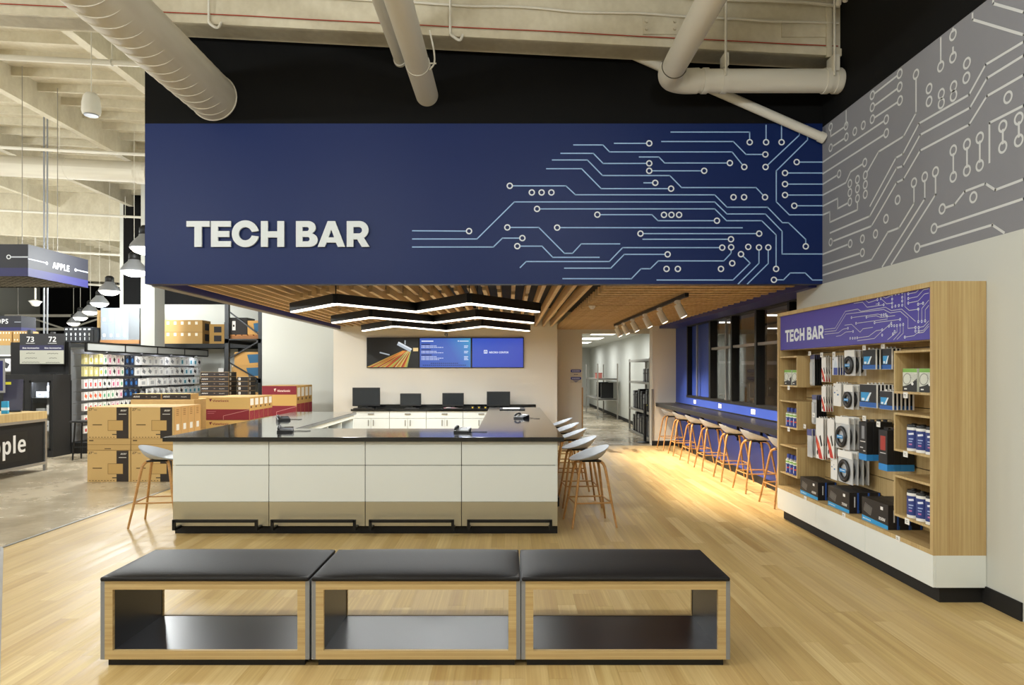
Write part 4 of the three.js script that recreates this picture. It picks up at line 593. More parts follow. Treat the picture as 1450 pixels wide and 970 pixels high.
  coilBag(1.5, 5.82, .17, .21, .07, 3, 'clear bag with coiled cable in the top row', 'coil bags, top row'); coilBag(1.215, 5.84, .15, .2, .062, 3, 'clear bag with coiled cable in the second row', 'coil bags, second row'); coilBag(.865, 5.95, .24, .27, .086, 3, 'large clear bag with coiled cable in the third row', 'coil bags, third row'); coilBag(.575, 5.9, .25, .27, .09, 4, 'large clear bag with coiled cable in the bottom row', 'coil bags, bottom row');
  hang('accessory_pouch', 'black and blue accessory pouch in the top row beside the coil bags', 'pouch', blueBlack, .2, .16, .012, 1.555, 5.52, 4, 'blue pouches, top row', 2.9, .03); hang('accessory_pouch', 'black and blue accessory pouch in the top row beside the wall side cubby', 'pouch', blueBlack, .13, .16, .012, 1.555, 5.26, 3, 'blue pouches by the wall side cubby', 2.9, .03);
  hang('accessory_pouch', 'wide black and blue accessory pouch in the second row', 'pouch', blueBlack, .26, .185, .012, 1.25, 5.5, 5, 'blue pouches, second row', 2.88, .03); hang('accessory_pouch', 'black and blue accessory pouch below the green boxes', 'pouch', blueBlack, .18, .14, .012, 1.25, 5.2, 6, 'blue pouches under the green boxes', 2.86, .03);
  for (const [d, m, n, label, g] of [[5.56, tall, 4, 'tall black box with blue foot hanging in the third row', 'tall black boxes'], [5.26, tallRed, 4, 'tall black box with red picture and blue foot beside the wall side cubby', 'tall red marked boxes']]) for (let k = 0; k < n; k++) { const t = thing('tall_box', label, 'box', [2.87 + k * .052, d > 5.4 ? .82 : .78, d], FACE, g); part('body', rb(.12, .31, .05, .002, 0, .155, -.025), C(0x141416), t); part('foot_band', bx(-.0605, .0605, 0, .05, -.0505, .0005), C(0x2a86cc), t); const f = new THREE.PlaneGeometry(.118, .306); f.translate(0, .155, .0008); part('print', f, m, t); part('hang_tab', bx(-.03, .03, .31, .33, -.028, -.024), M.blackPlastic, t); if (!k) hook(t, .328, -.026, BACK - 2.87 - .026); }
  // boxes on the deck
  const psu = (watt) => print(256, 128, (c, w, h) => { fillS(c, w, h, '#1d1a1b'); c.fillStyle = '#2a9ad8'; c.beginPath(); c.moveTo(0, h * .78); c.lineTo(w, h * .84); c.lineTo(w, h); c.lineTo(0, h); c.fill(); c.strokeStyle = '#a8a6a4'; c.lineWidth = 2; c.save(); c.translate(w * .24, h * .45); c.transform(1, .25, -.3, .8, 0, 0); c.strokeRect(-34, -26, 68, 52); c.strokeRect(-18, -14, 36, 28); c.fillStyle = '#5a5856'; c.fillRect(-30, -22, 60, 44); c.restore(); c.fillStyle = '#f0efec'; c.fillRect(w * .72, h * .14, w * .1, h * .14); c.font = 'bold 24px sans-serif'; c.fillText(watt + 'W', w * .66, h * .72); for (let k = 0; k < 6; k++) c.fillRect(w * (.04 + k * .055), h * (.87 + k * .003), w * .03, h * .06); });
  [[6.48, 450, .165, 2, 'beside the window side cubby'], [5.9, 750, .175, 3, 'in the middle of the deck'], [5.315, 850, .185, 3, 'beside the wall side cubby']].forEach(([d, watt, h, n, s]) => { const face = psu(watt); for (let k = 0; k < n; k++) { const t = thing('power_supply_box', `black power supply box with blue stripe ${s}`, 'box', [2.835 + k * .088, .352, d], FACE, `power supply boxes ${s}`); part('body', rb(.38, h, .084, .002, 0, h / 2, -.042), C(0x1a1718), t); const f = new THREE.PlaneGeometry(.378, h - .002); f.translate(0, h / 2, .0006); part('print', f, face, t); part('edge_band', bx(.1895, .1905, .002, h - .002, -.08, -.066), C(0x2450a0), t); part('end_mark', bx(.1898, .1908, h * .3, h * .8, -.05, -.04), C(0xd0d0d0), t); } });
  // cubby contents
  const green = print(128, 160, (c, w, h) => { fillS(c, w, h, '#d6d8cc'); c.fillStyle = '#7cb24c'; c.fillRect(0, 0, w, h * .16); c.fillStyle = '#20201e'; c.beginPath(); c.moveTo(0, h); c.lineTo(0, h * .78); c.quadraticCurveTo(w * .6, h * .72, w, h * .4); c.lineTo(w, h); c.fill(); c.strokeStyle = '#8a8c84'; c.lineWidth = 6; c.beginPath(); c.ellipse(w * .3, h * .45, w * .26, h * .24, .4, 0, 7); c.stroke(); c.fillStyle = '#9a9a92'; for (let k = 0; k < 60; k++) c.fillRect(w * (.5 + .5 * ((k * 37) % 61) / 61), h * (.2 + .3 * ((k * 17) % 53) / 53), 5, 4); c.fillStyle = '#f0f0ec'; c.beginPath(); c.arc(w * .68, h * .66, 11, 0, 7); c.fill(); c.fillRect(w * .1, h * .86, w * .2, h * .06); });
  for (const [d, w] of [[4.69, 'wall'], [4.89, 'wall'], [6.83, 'window'], [7.03, 'window']]) { const t = thing('green_box', `green and white carton in the top ${w} side cubby`, 'box', [2.86, 1.396, d], FACE, `green cartons, ${w} cubby`); const ww = w === 'wall' ? .175 : .18, h = w === 'wall' ? .165 : .155; part('body', rb(ww, h, .07, .002, 0, h / 2, -.035), C(0xcfd2c4), t); const f = new THREE.PlaneGeometry(ww - .002, h - .002); f.translate(0, h / 2, .0006); part('print', f, green, t); }
  const wipes = print(256, 128, (c, w, h) => { fillS(c, w, h, '#27397e'); c.fillStyle = '#e4e8f2'; for (let k = 0; k < 4; k++) { c.save(); c.translate(k * 64 + 20, h * .2); c.rotate(-.15); c.fillRect(-14, -6, 34, 14); c.restore(); c.fillStyle = '#a9b8dc'; c.fillRect(k * 64 + 8, h * .45, 30, 8); c.fillRect(k * 64 + 8, h * .6, 24, 6); c.fillStyle = '#c06a9a'; c.fillRect(k * 64 + 10, h * .74, 20, 10); c.fillStyle = '#e4e8f2'; } });
  for (const [y, hh, w] of [[.976, .19, 'middle'], [.501, .2, 'bottom']]) for (const d of [4.66, 4.77, 4.88]) { const t = thing('wipes_canister', `blue and white wipes canister with black lid in the ${w} wall side cubby`, 'canister', [2.885, y, d], 0, `wipes canisters, ${w} cubby`); part('tub', cyl(.0452, .0452, hh * .88, 0, 0, 0, 24), M.white, t); part('sleeve', (() => { const g = new THREE.CylinderGeometry(.0462, .0462, hh * .68, 24, 1, true); g.translate(0, hh * .44, 0); return g; })(), wipes, t); part('lid', [cyl(.045, .043, hh * .1, 0, hh * .88, 0, 24), cyl(.02, .016, hh * .04, 0, hh * .98, 0, 12)], M.blackPlastic, t); }
  const can = print(128, 128, (c, w, h) => { fillS(c, w, h, '#2c3c8c'); c.fillStyle = '#dfe6d0'; c.fillRect(0, 0, w, h * .3); c.fillStyle = '#86b848'; c.fillRect(0, h * .1, w, h * .1); c.fillStyle = '#d84848'; for (let k = 0; k < 4; k++) { c.beginPath(); c.arc(k * 32 + 16, h * .6, 8, 0, 7); c.fill(); } c.fillStyle = '#e8e8e8'; for (let k = 0; k < 4; k++) c.fillRect(k * 32, h * .38, 5, h * .5); });
  for (const [y, w] of [[.976, 'middle'], [.501, 'bottom']]) for (const d of [6.84, 6.93, 7.02]) { const t = thing('spray_can', `blue capped air spray can in the ${w} window side cubby`, 'can', [2.87, y, d], 0, `spray cans, ${w} window side cubby`); part('can_body', (() => { const g = new THREE.CylinderGeometry(.033, .033, .135, 20); g.translate(0, .0675, 0); return g; })(), can, t); part('shoulder', cyl(.033, .02, .018, 0, .135, 0, 20), M.alu, t); part('cap', cyl(.022, .02, .04, 0, .15, 0, 16), C(0x2a3c8c), t); }
  for (const [y, d, s] of [[1.37, 4.88, 'top wall side cubby'], [.95, 4.88, 'middle wall side cubby'], [.475, 4.86, 'bottom wall side cubby'], [1.37, 6.92, 'top window side cubby'], [.95, 6.92, 'middle window side cubby']]) priceTag(DX + .012, y, d, `small white price tag on the ${s}`);
  [[4.95, 'the bay nearest the white wall'], [5.75, 'the middle bay'], [6.5, 'the bay towards the window']].forEach(([d, s]) => priceTag(DX - .002, .33, d, `small white price tag on the deck edge of ${s}`));
  [[1.71, 6.66, 2.92, 'top narrow packs'], [1.69, 6.36, 2.9, 'top red cards'], [1.69, 6.12, 2.9, 'white and blue cards'], [1.73, 5.56, 2.88, 'top blue pouches'], [1.735, 5.28, 2.88, 'blue pouches by the wall side cubby'], [1.0, 6.68, 2.88, 'dark cable pouches'], [1.125, 6.46, 2.87, 'large red cards'], [1.16, 5.52, 2.86, 'tall black boxes'], [1.13, 5.3, 2.855, 'tall red marked boxes']].forEach(([y, d, x, s]) => priceTag(x, y, d, `small white price tag above the ${s}`));
}
// ================================================================ WINDOW WALL
{
  const w = structGroup('wall_window', 'bright blue wall below and beside the window');
  const P = (g, n = 'wall_panel', m = M.blueWall) => struct(n, g, m, '', w);
  P(bd(WINDOW, WINDOW + .18, .1, 1.03, 7.54, 14.05)); P(bd(WINDOW, WINDOW + .18, 1.03, 2.9, 13.2, 14.05)); P(bd(WALL + .25, WINDOW + .18, 0, 2.9, 7.3, 7.62)); P(bd(WINDOW, WINDOW + .18, 2.42, 2.9, 7.62, 13.2)); P(bd(WINDOW - .012, WINDOW + .1, 0, .1, 7.54, 14.05), 'baseboard', M.blackMatte);
  const g = structGroup('window_1', 'dark framed interior window above the blue wall');
  const fr = (...a) => part('window_frame', bd(...a), M.blackMetal, g);
  fr(WINDOW - .01, WINDOW + .14, 1.03, 1.07, 7.62, 13.2); fr(WINDOW + .0, WINDOW + .14, 2.38, 2.42, 7.62, 13.2); fr(WINDOW, WINDOW + .14, 1.07, 2.38, 13.14, 13.2);
  for (const [d, t] of [[11.7, .1], [10.56, .06], [9.52, .07], [8.4, .07]]) fr(WINDOW - .0, WINDOW + .15, 1.07, 2.38, d - t / 2, d + t / 2);
  part('transom', bd(WINDOW + .02, WINDOW + .1, 1.89, 1.93, 7.62, 11.65), M.steel, g);
  part('trim_bar', bd(WINDOW + .02, WINDOW + .05, 1.07, 2.38, 12.56, 12.6), M.alu, g); part('blue_panel', bd(WINDOW + .09, WINDOW + .1, 1.07, 2.38, 11.75, 13.14), M.blueWall, g);
  for (const [a, b] of [[7.62, 8.365], [8.435, 9.485], [9.555, 10.53], [10.59, 11.65]]) { part('pane', bd(WINDOW + .06, WINDOW + .066, 1.93, 2.38, a, b), M.glass, g); part('pane', bd(WINDOW + .06, WINDOW + .066, 1.07, 1.89, a, b), M.glass, g); }
  part('trim_bar', bd(WINDOW + .04, WINDOW + .06, 1.07, 2.38, 10.95, 10.98), M.alu, g);
  // counter
  const c = thing('window_counter', 'long black counter on brackets below the window', 'counter', [0, 0, 0]);
  part('top', rb(WINDOW - 3.0 - .001, .07, 6.4, .004, (3.0 + WINDOW) / 2 - .0005, .845, -10.845), M.counter, c);
  part('backsplash', bd(WINDOW - .02, WINDOW - .001, .88, .9, 7.65, 14.04), M.top, c);
  for (let k = 0; k < 6; k++) { const d = [8.32, 9.25, 10.2, 11.14, 12.04, 12.95][k]; part('bracket', [beam(V(3.08, .8, -d), V(WINDOW - .01, .8, -d), .03, .02), beam(V(WINDOW - .015, .81, -d), V(WINDOW - .015, .5, -d), .03, .02), beam(V(3.1, .795, -d), V(WINDOW - .02, .55, -d), .02, .02)], M.blackMetal, c); }
  [[12.6, 'nearest the pier'], [11.1, 'in the middle of the counter'], [9.59, 'nearest the product display']].forEach(([d, s]) => { const t = thing('wall_outlet', `white wall outlet above the window counter, ${s}`, 'outlet', [WINDOW, .965, d], FACE, 'outlets above the window counter'); part('plate', rb(.15, .07, .008, .003, 0, 0, .004), M.white, t); for (const x of [-.035, .035]) part('socket', rb(.05, .034, .004, .002, x, 0, .009), M.paper, t); });
  // dim workshop seen through the window
  struct('floor_workshop', bd(WINDOW + .18, 13, -.1, 0, 6, 26), C(0x8f897e, .6), 'grey floor of the room beyond the window'); struct('ceiling_workshop', bd(WINDOW + .18, 13, 2.9, 3, 6, 26), C(0xc6c2ba, .8), 'pale ceiling of the room beyond the window');
  struct('wall_workshop_back', bd(WINDOW + .18, 13, 0, 2.9, 25.8, 26), C(0xb6b2aa, .8), 'dim wall of the room beyond the window'); struct('wall_workshop_side', [bd(12.8, 13, 0, 2.9, 6, 26), bd(WINDOW + .18, 13, 0, 2.9, 5.9, 6), bd(WINDOW + .18, 3.8, 0, 2.9, 14.05, 26)], C(0xb6b2aa, .8), 'dim side wall of the room beyond the window');
  for (const [x, d, s] of [[4.6, 11.6, 'nearest the window'], [6.2, 15.2, 'second behind the window'], [5.2, 17.5, 'third behind the window'], [8.2, 20, 'farthest behind the window']]) { const t = thing('linear_ceiling_lamp', `white linear ceiling lamp in the dark workshop, ${s}`, 'lamp', [x, 2.75, d], 0, 'workshop ceiling lamps'); part('housing', bx(-.65, .65, .03, .15, -.07, .07), M.white, t); part('diffuser', bx(-.64, .64, 0, .03, -.06, .06), M.glowCool, t); const l = areaLamp(x, 2.74, d, 1.2, .12, 3, COOL, [x, 0, -d]); }
  [[4.75, 12.6, 'near the window frame'], [6.3, 16, 'in the middle of the workshop'], [5.0, 18.6, 'deep in the workshop']].forEach(([x, d, s], k) => {
    const t = thing('work_bench', `cluttered dark work bench seen through the window, ${s}`, 'bench', [x, 0, d], 0, 'work benches behind the window'); part('top', bx(-.8, .8, .86, .9, -.35, .35), C(0x8a6a48), t); for (const sx of [-.76, .76]) for (const sz of [-.3, .3]) part('leg', bx(sx - .03, sx + .03, 0, .86, sz - .03, sz + .03), M.blackMetal, t); const us = thing('wall_shelf', `tall black shelf with white board behind the dark bench ${s}`, 'shelf', [x, 0, d + .4], 0, 'tall shelves behind the work benches'); for (const q of [-.78, .78]) part('upright', bx(q - .02, q + .02, 0, 1.75, -.05, -.01), M.blackMetal, us); part('shelf_board', bx(-.8, .8, 1.68, 1.72, -.3, 0), M.white, us);
    for (let j = 0; j < 3; j++) { const m = thing('computer_case', 'dark computer case on a work bench behind the window', 'computer', [x - .5 + j * .48, .9, d + .02], .2 * j, 'computer cases behind the window'); part('body', rb(.2, .42 + .04 * j, .42, .01, 0, .21 + .02 * j, 0), C(0x1c1d20), m); part('front_panel', bx(-.08, .08, .05, .38, .21, .215), C(0x2c2f34, .3), m); part('light_strip', bx(-.07, -.05, .3, .34, .215, .217), C(0xdfe8f0), m); }
    const ch = thing('swivel_chair', `black swivel chair by the dark bench ${s}`, 'chair', [x - .1, 0, d - .75], .5 * k, 'swivel chairs behind the window'); part('seat', rb(.46, .07, .44, .03, 0, .48, 0), M.blackMatte, ch); part('backrest', rb(.42, .5, .05, .03, 0, .85, -.22), M.blackMatte, ch); part('post', cyl(.025, .025, .4, 0, .06, 0, 10), M.steel, ch); for (let a = 0; a < 5; a++) part('foot', bar(V(0, .1, 0), V(.28 * Math.cos(a * 1.257), .03, .28 * Math.sin(a * 1.257)), .018, 6), M.blackPlastic, ch);
  });
}
// ================================================================ HALLWAY
{
  [[2.4, 17.2, 'nearest the opening'], [2.4, 20, 'second from the opening'], [2.4, 23, 'third from the opening'], [2.4, 26.5, 'farthest from the opening']].forEach(([x, d, s]) => { const t = thing('ceiling_troffer', `flat white ceiling light panel in the hallway, ${s}`, 'lamp', [x, 2.46, d], 0, 'hallway ceiling lights'); part('frame', bx(-.32, .32, .01, .04, -.62, .62), M.white, t); part('diffuser', bx(-.29, .29, 0, .012, -.59, .59), M.glowCool, t); areaLamp(x, 2.45, d, .58, 1.18, TROFFER, NEUTRAL, [x, 0, -d]); });
  const rack = (x0, x1, d0, d1, top, levels, label) => { const t = thing('metal_shelf', label, 'shelf', [x0, 0, d0]); const W = x1 - x0, L = d1 - d0; for (const [x, z] of [[0, 0], [W, 0], [0, -L], [W, -L]]) part('post', bx(x - .02, x + .02, 0, top, z - .02, z + .02), M.steel, t); for (const y of levels) part('shelf_board', [bx(0, W, y - .05, y, -.02, 0), bx(0, W, y - .05, y, -L, -L + .02), bx(-.01, .01, y - .05, y, -L, 0), bx(W - .01, W + .01, y - .05, y, -L, 0), bx(0, W, y - .02, y, -L, 0)], M.steel, t); return t; };
  rack(2.78, 3.4, 21.5, 24.7, 1.75, [.64, 1.28], 'open grey metal shelf deep in the hallway'); rack(3.06, 3.47, 14.9, 17.4, 1.82, [.06, .62, 1.28, 1.8], 'tall grey metal shelf full of computer towers just inside the hallway');
  const tower = (x, y, d, h, c, label, grp) => { const t = thing('computer_tower', label, 'computer', [x, y, d], FACE, grp); part('case', rb(.19, h, .38, .008, 0, h / 2, -.19), C(c), t); part('front_panel', bx(-.08, .08, .04, h - .04, 0, .004), C(c === 0x141416 ? 0x1c1d22 : 0x6a6a6c, .3), t); part('drive_bay', bx(-.07, .07, h - .12, h - .09, .004, .007), C(0x44464a), t); };
  for (let k = 0; k < 7; k++) { tower(3.08, .06, 15.1 + k * .31, .4 + .04 * (k % 3), k % 3 === 1 ? 0x5c5c60 : 0x141416, `${k % 3 === 1 ? 'grey' : 'black'} computer tower on the lowest hallway shelf`, k % 3 === 1 ? 'grey towers, lowest shelf' : 'black towers, lowest shelf'); tower(3.08, .62, 15.05 + k * .31, .38 + .05 * ((k + 1) % 3), k % 4 === 2 ? 0x5c5c60 : 0x141416, `${k % 4 === 2 ? 'grey' : 'black'} computer tower on the middle hallway shelf`, k % 4 === 2 ? 'grey towers, middle shelf' : 'black towers, middle shelf'); }
  for (let k = 0; k < 3; k++) tower(3.08, 1.28, 15.05 + k * .3, .3, 0x5c5c60, 'grey computer tower on the upper hallway shelf', 'grey towers, upper shelf'); tower(2.98, .64, 22.2, .5, 0x141416, 'black computer tower near the front of the far hallway shelf', 'black towers, far shelf'); tower(2.98, .64, 23.3, .5, 0x141416, 'black computer tower at the back of the far hallway shelf', 'black towers, far shelf');
  { const t = thing('pink_bin', 'small pink bin on the far hallway shelf', 'bin', [2.95, 1.28, 22.6]); part('bin', bx(-.1, .1, 0, .17, -.12, .12), C(0xd07a70), t); part('rim', bx(-.11, .11, .16, .18, -.13, .13), C(0xb8655c), t); }
  { const t = thing('stanchion', 'black belt stanchion standing at the hallway opening', 'stanchion', [2.9, 0, 14.62]); part('base', new THREE.LatheGeometry([[0, 0], [.17, 0], [.17, .015], [.05, .035], [0, .04]].map(([x, y]) => new THREE.Vector2(x, y)), 28), M.blackMetal, t); part('post', cyl(.032, .032, .74, 0, .03, 0, 16), M.blackMetal, t); part('head', cyl(.036, .036, .06, 0, .77, 0, 16), M.blackPlastic, t); part('belt_clip', rb(.02, .035, .02, .004, .04, .8, 0), C(0xc8d080), t); }
  { const t = thing('notice_sign', 'small notice with two blue pills on the wall by the hallway', 'sign', [1.5, 1.26, 15.4]); const f = new THREE.PlaneGeometry(.25, .32); f.translate(0, .16, .004); const b = part('board', bx(-.125, .125, 0, .32, 0, .003), M.wallCream, t); part('print', f, std(0xffffff, .6, { map: canvasTex(128, 160, (c, w, h) => { c.fillStyle = '#cfc8bb'; c.fillRect(0, 0, w, h); c.fillStyle = '#38449c'; for (const y of [10, 92]) { c.beginPath(); c.roundRect(4, y, w - 8, 32, 14); c.fill(); } c.fillStyle = '#dfe2f4'; for (const y of [19, 101]) for (let k = 0; k < 7; k++) c.fillRect(20 + k * 13, y, 8, 14); c.fillStyle = '#4a4a58'; for (let k = 0; k < 4; k++) c.fillRect(42 + k * 12, 60, 8, 9); c.fillStyle = '#8a8aa0'; c.beginPath(); c.moveTo(22, 128); c.lineTo(w - 22, 128); c.lineTo(w / 2, 156); c.fill(); }) }), b); }
}
// ================================================================ CARTONS BESIDE THE BAR
{
  const print = (w, h, dr, m = {}) => std(0xffffff, .8, { map: canvasTex(w, h, dr), ...m });
  const acer = print(256, 186, (c, w, h) => { c.fillStyle = '#cdab70'; c.fillRect(0, 0, w, h); c.fillStyle = '#322a24'; c.fillRect(w * .68, 0, w * .28, h); c.fillStyle = '#c4a062'; c.fillRect(w * .48, h * .42, w * .35, h * .33); c.strokeStyle = '#6a4f28'; c.lineWidth = 2; c.strokeRect(w * .48, h * .42, w * .35, h * .33); c.fillStyle = '#322a24'; c.fillRect(w * .58, h * .86, w * .12, h * .03); c.fillStyle = '#2a2018'; c.font = 'bold 20px sans-serif'; c.fillText('27"', 6, 20); c.font = '10px sans-serif'; c.fillText('FHD', 38, 20); c.fillStyle = '#5a4424'; c.fillRect(w * .12, h * .55, w * .22, h * .03); for (let k = 0; k < 9; k++) c.fillRect(w * (.04 + k * .07), h * .955, w * .035, h * .02); c.fillStyle = '#e8e4dc'; c.font = 'bold italic 17px sans-serif'; c.fillText('acer', w * .77, h * .13); c.fillRect(w * .73, h * .21, w * .18, h * .02); });
  const plainSide = print(96, 186, (c, w, h) => { c.fillStyle = '#c89c60'; c.fillRect(0, 0, w, h); c.fillStyle = '#e6e2d8'; c.fillRect(w * .3, h * .56, w * .42, h * .2); c.fillStyle = '#7a5428'; for (let k = 0; k < 4; k++) c.fillRect(w * .3, h * (.08 + k * .06), w * .36, h * .018); });
  const strip = print(256, 70, (c, w, h) => { c.fillStyle = '#c2a066'; c.fillRect(0, 0, w, h); c.fillStyle = '#8a6a38'; c.fillRect(0, h * .5, w, 3); c.fillStyle = '#4a3820'; c.fillRect(w * .04, h * .1, w * .1, h * .1); c.fillRect(w * .4, h * .85, w * .15, h * .07); });
  // carton(name, label, size, position, front print, side print)
  const carton = (name, label, [w, h, d], pos, front, side, grp, body = M.card, turn = 0) => { const t = thing(name, label, 'box', pos, turn, grp); part('body', rb(w, h, d, .004, 0, h / 2, -d / 2), body, t); if (front) { const f = new THREE.PlaneGeometry(w - .006, h - .006); f.translate(0, h / 2, .0008); part('front_print', f, front, t); } if (side) { const f = new THREE.PlaneGeometry(d - .006, h - .006); f.rotateY(Math.PI / 2); f.translate(w / 2 + .0008, h / 2, -d / 2); part('side_print', f, side, t); } return t; };
  for (let c = 0; c < 2; c++) for (let k = 0; k < 4; k++) for (const [lv, y, h] of [['bottom', .002, .435], ['top', .602, .435]]) { if (k && c === 0 && lv === 'bottom') continue; carton('monitor_carton', k ? `brown monitor carton behind the front ones in the ${lv} layer, ${c ? 'column touching the bar' : 'outer column'}` : `brown monitor carton with dark band in the ${lv} layer, ${c ? 'column touching the bar' : 'outer column'}`, [.598, h, .2], [-5.54 + c * .605, y, 9.48 + k * .204], k ? null : acer, c ? plainSide : null, `monitor cartons, ${lv} layer`); }
  for (let c = 0; c < 2; c++) carton('flat_carton', `flat brown carton lying between monitor cartons, ${c ? 'column touching the bar' : 'outer column'}`, [.598, .16, .8], [-5.54 + c * .605, .44, 9.48], strip, null, 'flat cartons between the layers');
  const vs = print(256, 150, (c, w, h) => { c.fillStyle = '#cba868'; c.fillRect(0, 0, w, h * .53); c.fillStyle = '#7c1f2a'; c.fillRect(0, h * .53, w, h * .47); c.strokeStyle = '#d8b0a8'; c.lineWidth = 2; c.beginPath(); c.moveTo(w * .4, h); c.lineTo(w * .4, h * .82); c.lineTo(w, h * .55); c.stroke(); c.fillStyle = '#6a2028'; c.font = 'bold 20px sans-serif'; c.fillText('ViewSonic', w * .15, h * .2); c.beginPath(); c.moveTo(w * .07, h * .08); c.lineTo(w * .1, h * .2); c.lineTo(w * .14, h * .06); c.fill(); c.fillStyle = '#b06a70'; c.fillRect(w * .03, h * .62, w * .2, 3); c.fillRect(w * .03, h * .7, w * .16, 3); });
  const vsSide = print(96, 150, (c, w, h) => { c.fillStyle = '#c49c58'; c.fillRect(0, 0, w, h * .6); c.fillStyle = '#8c2630'; c.fillRect(0, h * .6, w, h * .4); c.fillStyle = '#ece8e0'; c.fillRect(w * .15, h * .06, w * .7, h * .3); c.fillStyle = '#5a3a28'; c.fillRect(w * .2, h * .4, w * .3, h * .08); c.strokeStyle = '#d08a88'; c.beginPath(); c.moveTo(w * .2, h * .95); c.lineTo(w * .8, h * .65); c.stroke(); });
  const vsB = print(256, 205, (c, w, h) => { c.fillStyle = '#c49c58'; c.fillRect(0, 0, w, h); c.fillStyle = '#7c1f2a'; c.fillRect(0, 0, w, h * .29); c.fillRect(0, h * .66, w, h * .34); c.strokeStyle = '#d8b0a8'; c.lineWidth = 2; c.beginPath(); c.moveTo(w * .42, h); c.lineTo(w * .42, h * .86); c.lineTo(w, h * .68); c.stroke(); c.fillStyle = '#e8d8c8'; c.font = 'bold 20px sans-serif'; c.fillText('ViewSonic', w * .44, h * .2); c.beginPath(); c.moveTo(w * .34, h * .1); c.lineTo(w * .37, h * .2); c.lineTo(w * .41, h * .08); c.fill(); });
  const lv3 = ['bottom', 'middle', 'top'];
  for (let k = 0; k < 5; k++) for (let l = 0; l < 3; l++) { if (l < 1 && k) continue; carton('red_carton', k ? `maroon and tan monitor carton ${['', 'second', 'third', 'fourth', 'fifth'][k]} deep in the shorter red stack, ${lv3[l]} layer` : `maroon and tan monitor carton at the front of the shorter red stack, ${lv3[l]} layer`, [.7, .368, .208], [-4.52, .002 + l * .372, 11 + k * .212], vs, vsSide, 'maroon cartons, shorter red stack'); }
  for (let k = 0; k < 4; k++) for (let l = 0; l < 2; l++) carton('red_carton', k ? `tall maroon banded carton ${['', 'second', 'third', 'fourth'][k]} deep in the taller red stack, ${l ? 'upper' : 'lower'} layer` : `tall maroon banded carton at the front of the taller red stack, ${l ? 'upper' : 'lower'} layer`, [.7, .614, .265], [-4.63, .002 + l * .618, 13.8 + k * .27], vsB, vsSide, 'maroon cartons, taller red stack');
  // dark cartons between
  const asus = print(256, 64, (c, w, h) => { c.fillStyle = '#241c19'; c.fillRect(0, 0, w, h); c.fillStyle = '#d8d4ce'; c.font = 'bold italic 24px sans-serif'; c.fillText('ASUS', 8, 40); c.font = '17px sans-serif'; c.fillText('VivoPC', w * .66, 40); c.fillStyle = '#6a5a50'; c.fillRect(w * .47, 24, 14, 14); });
  const asusSide = print(96, 64, (c, w, h) => { c.fillStyle = '#1d1715'; c.fillRect(0, 0, w, h); c.fillStyle = '#cfcac4'; c.fillRect(w * .12, h * .2, w * .2, h * .55); c.fillStyle = '#1d1715'; c.fillRect(w * .16, h * .42, w * .1, h * .12); });
  for (let l = 0; l < 5; l++) carton('dark_carton', `black flat carton in the wider dark stack, ${['lowest', 'second', 'third', 'fourth', 'topmost'][l]} layer`, [.6, .1, .42], [-6.28, 1.002 + l * .1015, 14.6], asus, asusSide, 'black flat cartons in the tall stack');
  for (let l = 0; l < 4; l++) carton('dark_carton', `black flat carton in the narrow dark stack, ${['lowest', 'second', 'third', 'topmost'][l]} layer`, [.24, .1, .42], [-5.72, 1.002 + l * .1015, 14.7], asusSide, asusSide, 'black flat cartons in the lower stack');
  for (let c = 0; c < 2; c++) for (let l = 0; l < 2; l++) carton('platform_carton', `plain tan carton under the dark stacks, ${l ? 'upper' : 'lower'} layer on the ${c ? 'pale wall' : 'accessory wall'} side`, [.655, .498, .62], [-6.28 + c * .66, .002 + l * .4995, 14.5], null, null, 'plain tan cartons under the dark stacks');
  carton('wide_dark_carton', 'wide black carton on top of the brown cartons beside the accessory wall', [.5, .1, .3], [-6.3, 1.037, 11.9], asus, null, 'wide black cartons'); carton('wide_dark_carton', 'wide black carton on top of the brown cartons next to the maroon boxes', [.5, .1, .3], [-5.78, 1.037, 11.9], asus, null, 'wide black cartons');
  for (let l = 0; l < 2; l++) carton('brown_carton', `plain brown carton under the wide black cartons, ${l ? 'upper' : 'lower'} one`, [1.1, .516, .6], [-6.0, .002 + l * .518, 11.85], null, null, 'plain brown cartons');

  // ============================================================== PALLET RACKS
  const rackM = std(0x16181a, .5, { metalness: .2 });
  const rack = thing('pallet_rack', 'tall black braced storage rack end by the pale wall', 'rack', [0, 0, 0]);
  for (const [x, d, h] of [[-6.6, 16, 3.1], [-5.82, 16, 2.95], [-6.6, 18.6, 3.1], [-5.9, 18.6, 2.95]]) part('upright', bd(x - .045, x + .045, 0, h, d, d + .09), rackM, rack);
  for (const [y0, y1] of [[.9, 1.3], [1.75, 1.3], [1.8, 2.25], [2.95, 2.35]]) part('brace', beam(V(-6.6, y0, -16.05), V(-5.82, y1, -16.05), .03, .03), rackM, rack);
  for (const y of [.4, 1.35, 2.28]) part('load_beam', [bd(-6.65, -6.55, y - .1, y, 16, 18.6), bd(-5.9, -5.8, y - .1, y, 16, 18.6), bd(-6.6, -5.84, y - .03, y, 16, 18.6)], rackM, rack);
  const rk2 = thing('pallet_rack', 'long black storage rack along the white wall above the accessory wall', 'rack', [0, 0, 0]);
  for (const x of [-10.8, -7.4]) for (const d of [17.9, 18.8]) part('upright', bd(x - .045, x + .045, 0, x > -8 ? 2.8 : 2.6, d, d + .09), rackM, rk2);
  for (const y of [1.3, 2.24]) part('load_beam', [bd(-10.8, -6.75, y - .11, y, 17.9, 17.95), bd(-10.8, -6.75, y - .11, y, 18.8, 18.85), bd(-10.8, -6.75, y - .03, y, 17.95, 18.8)], rackM, rk2);
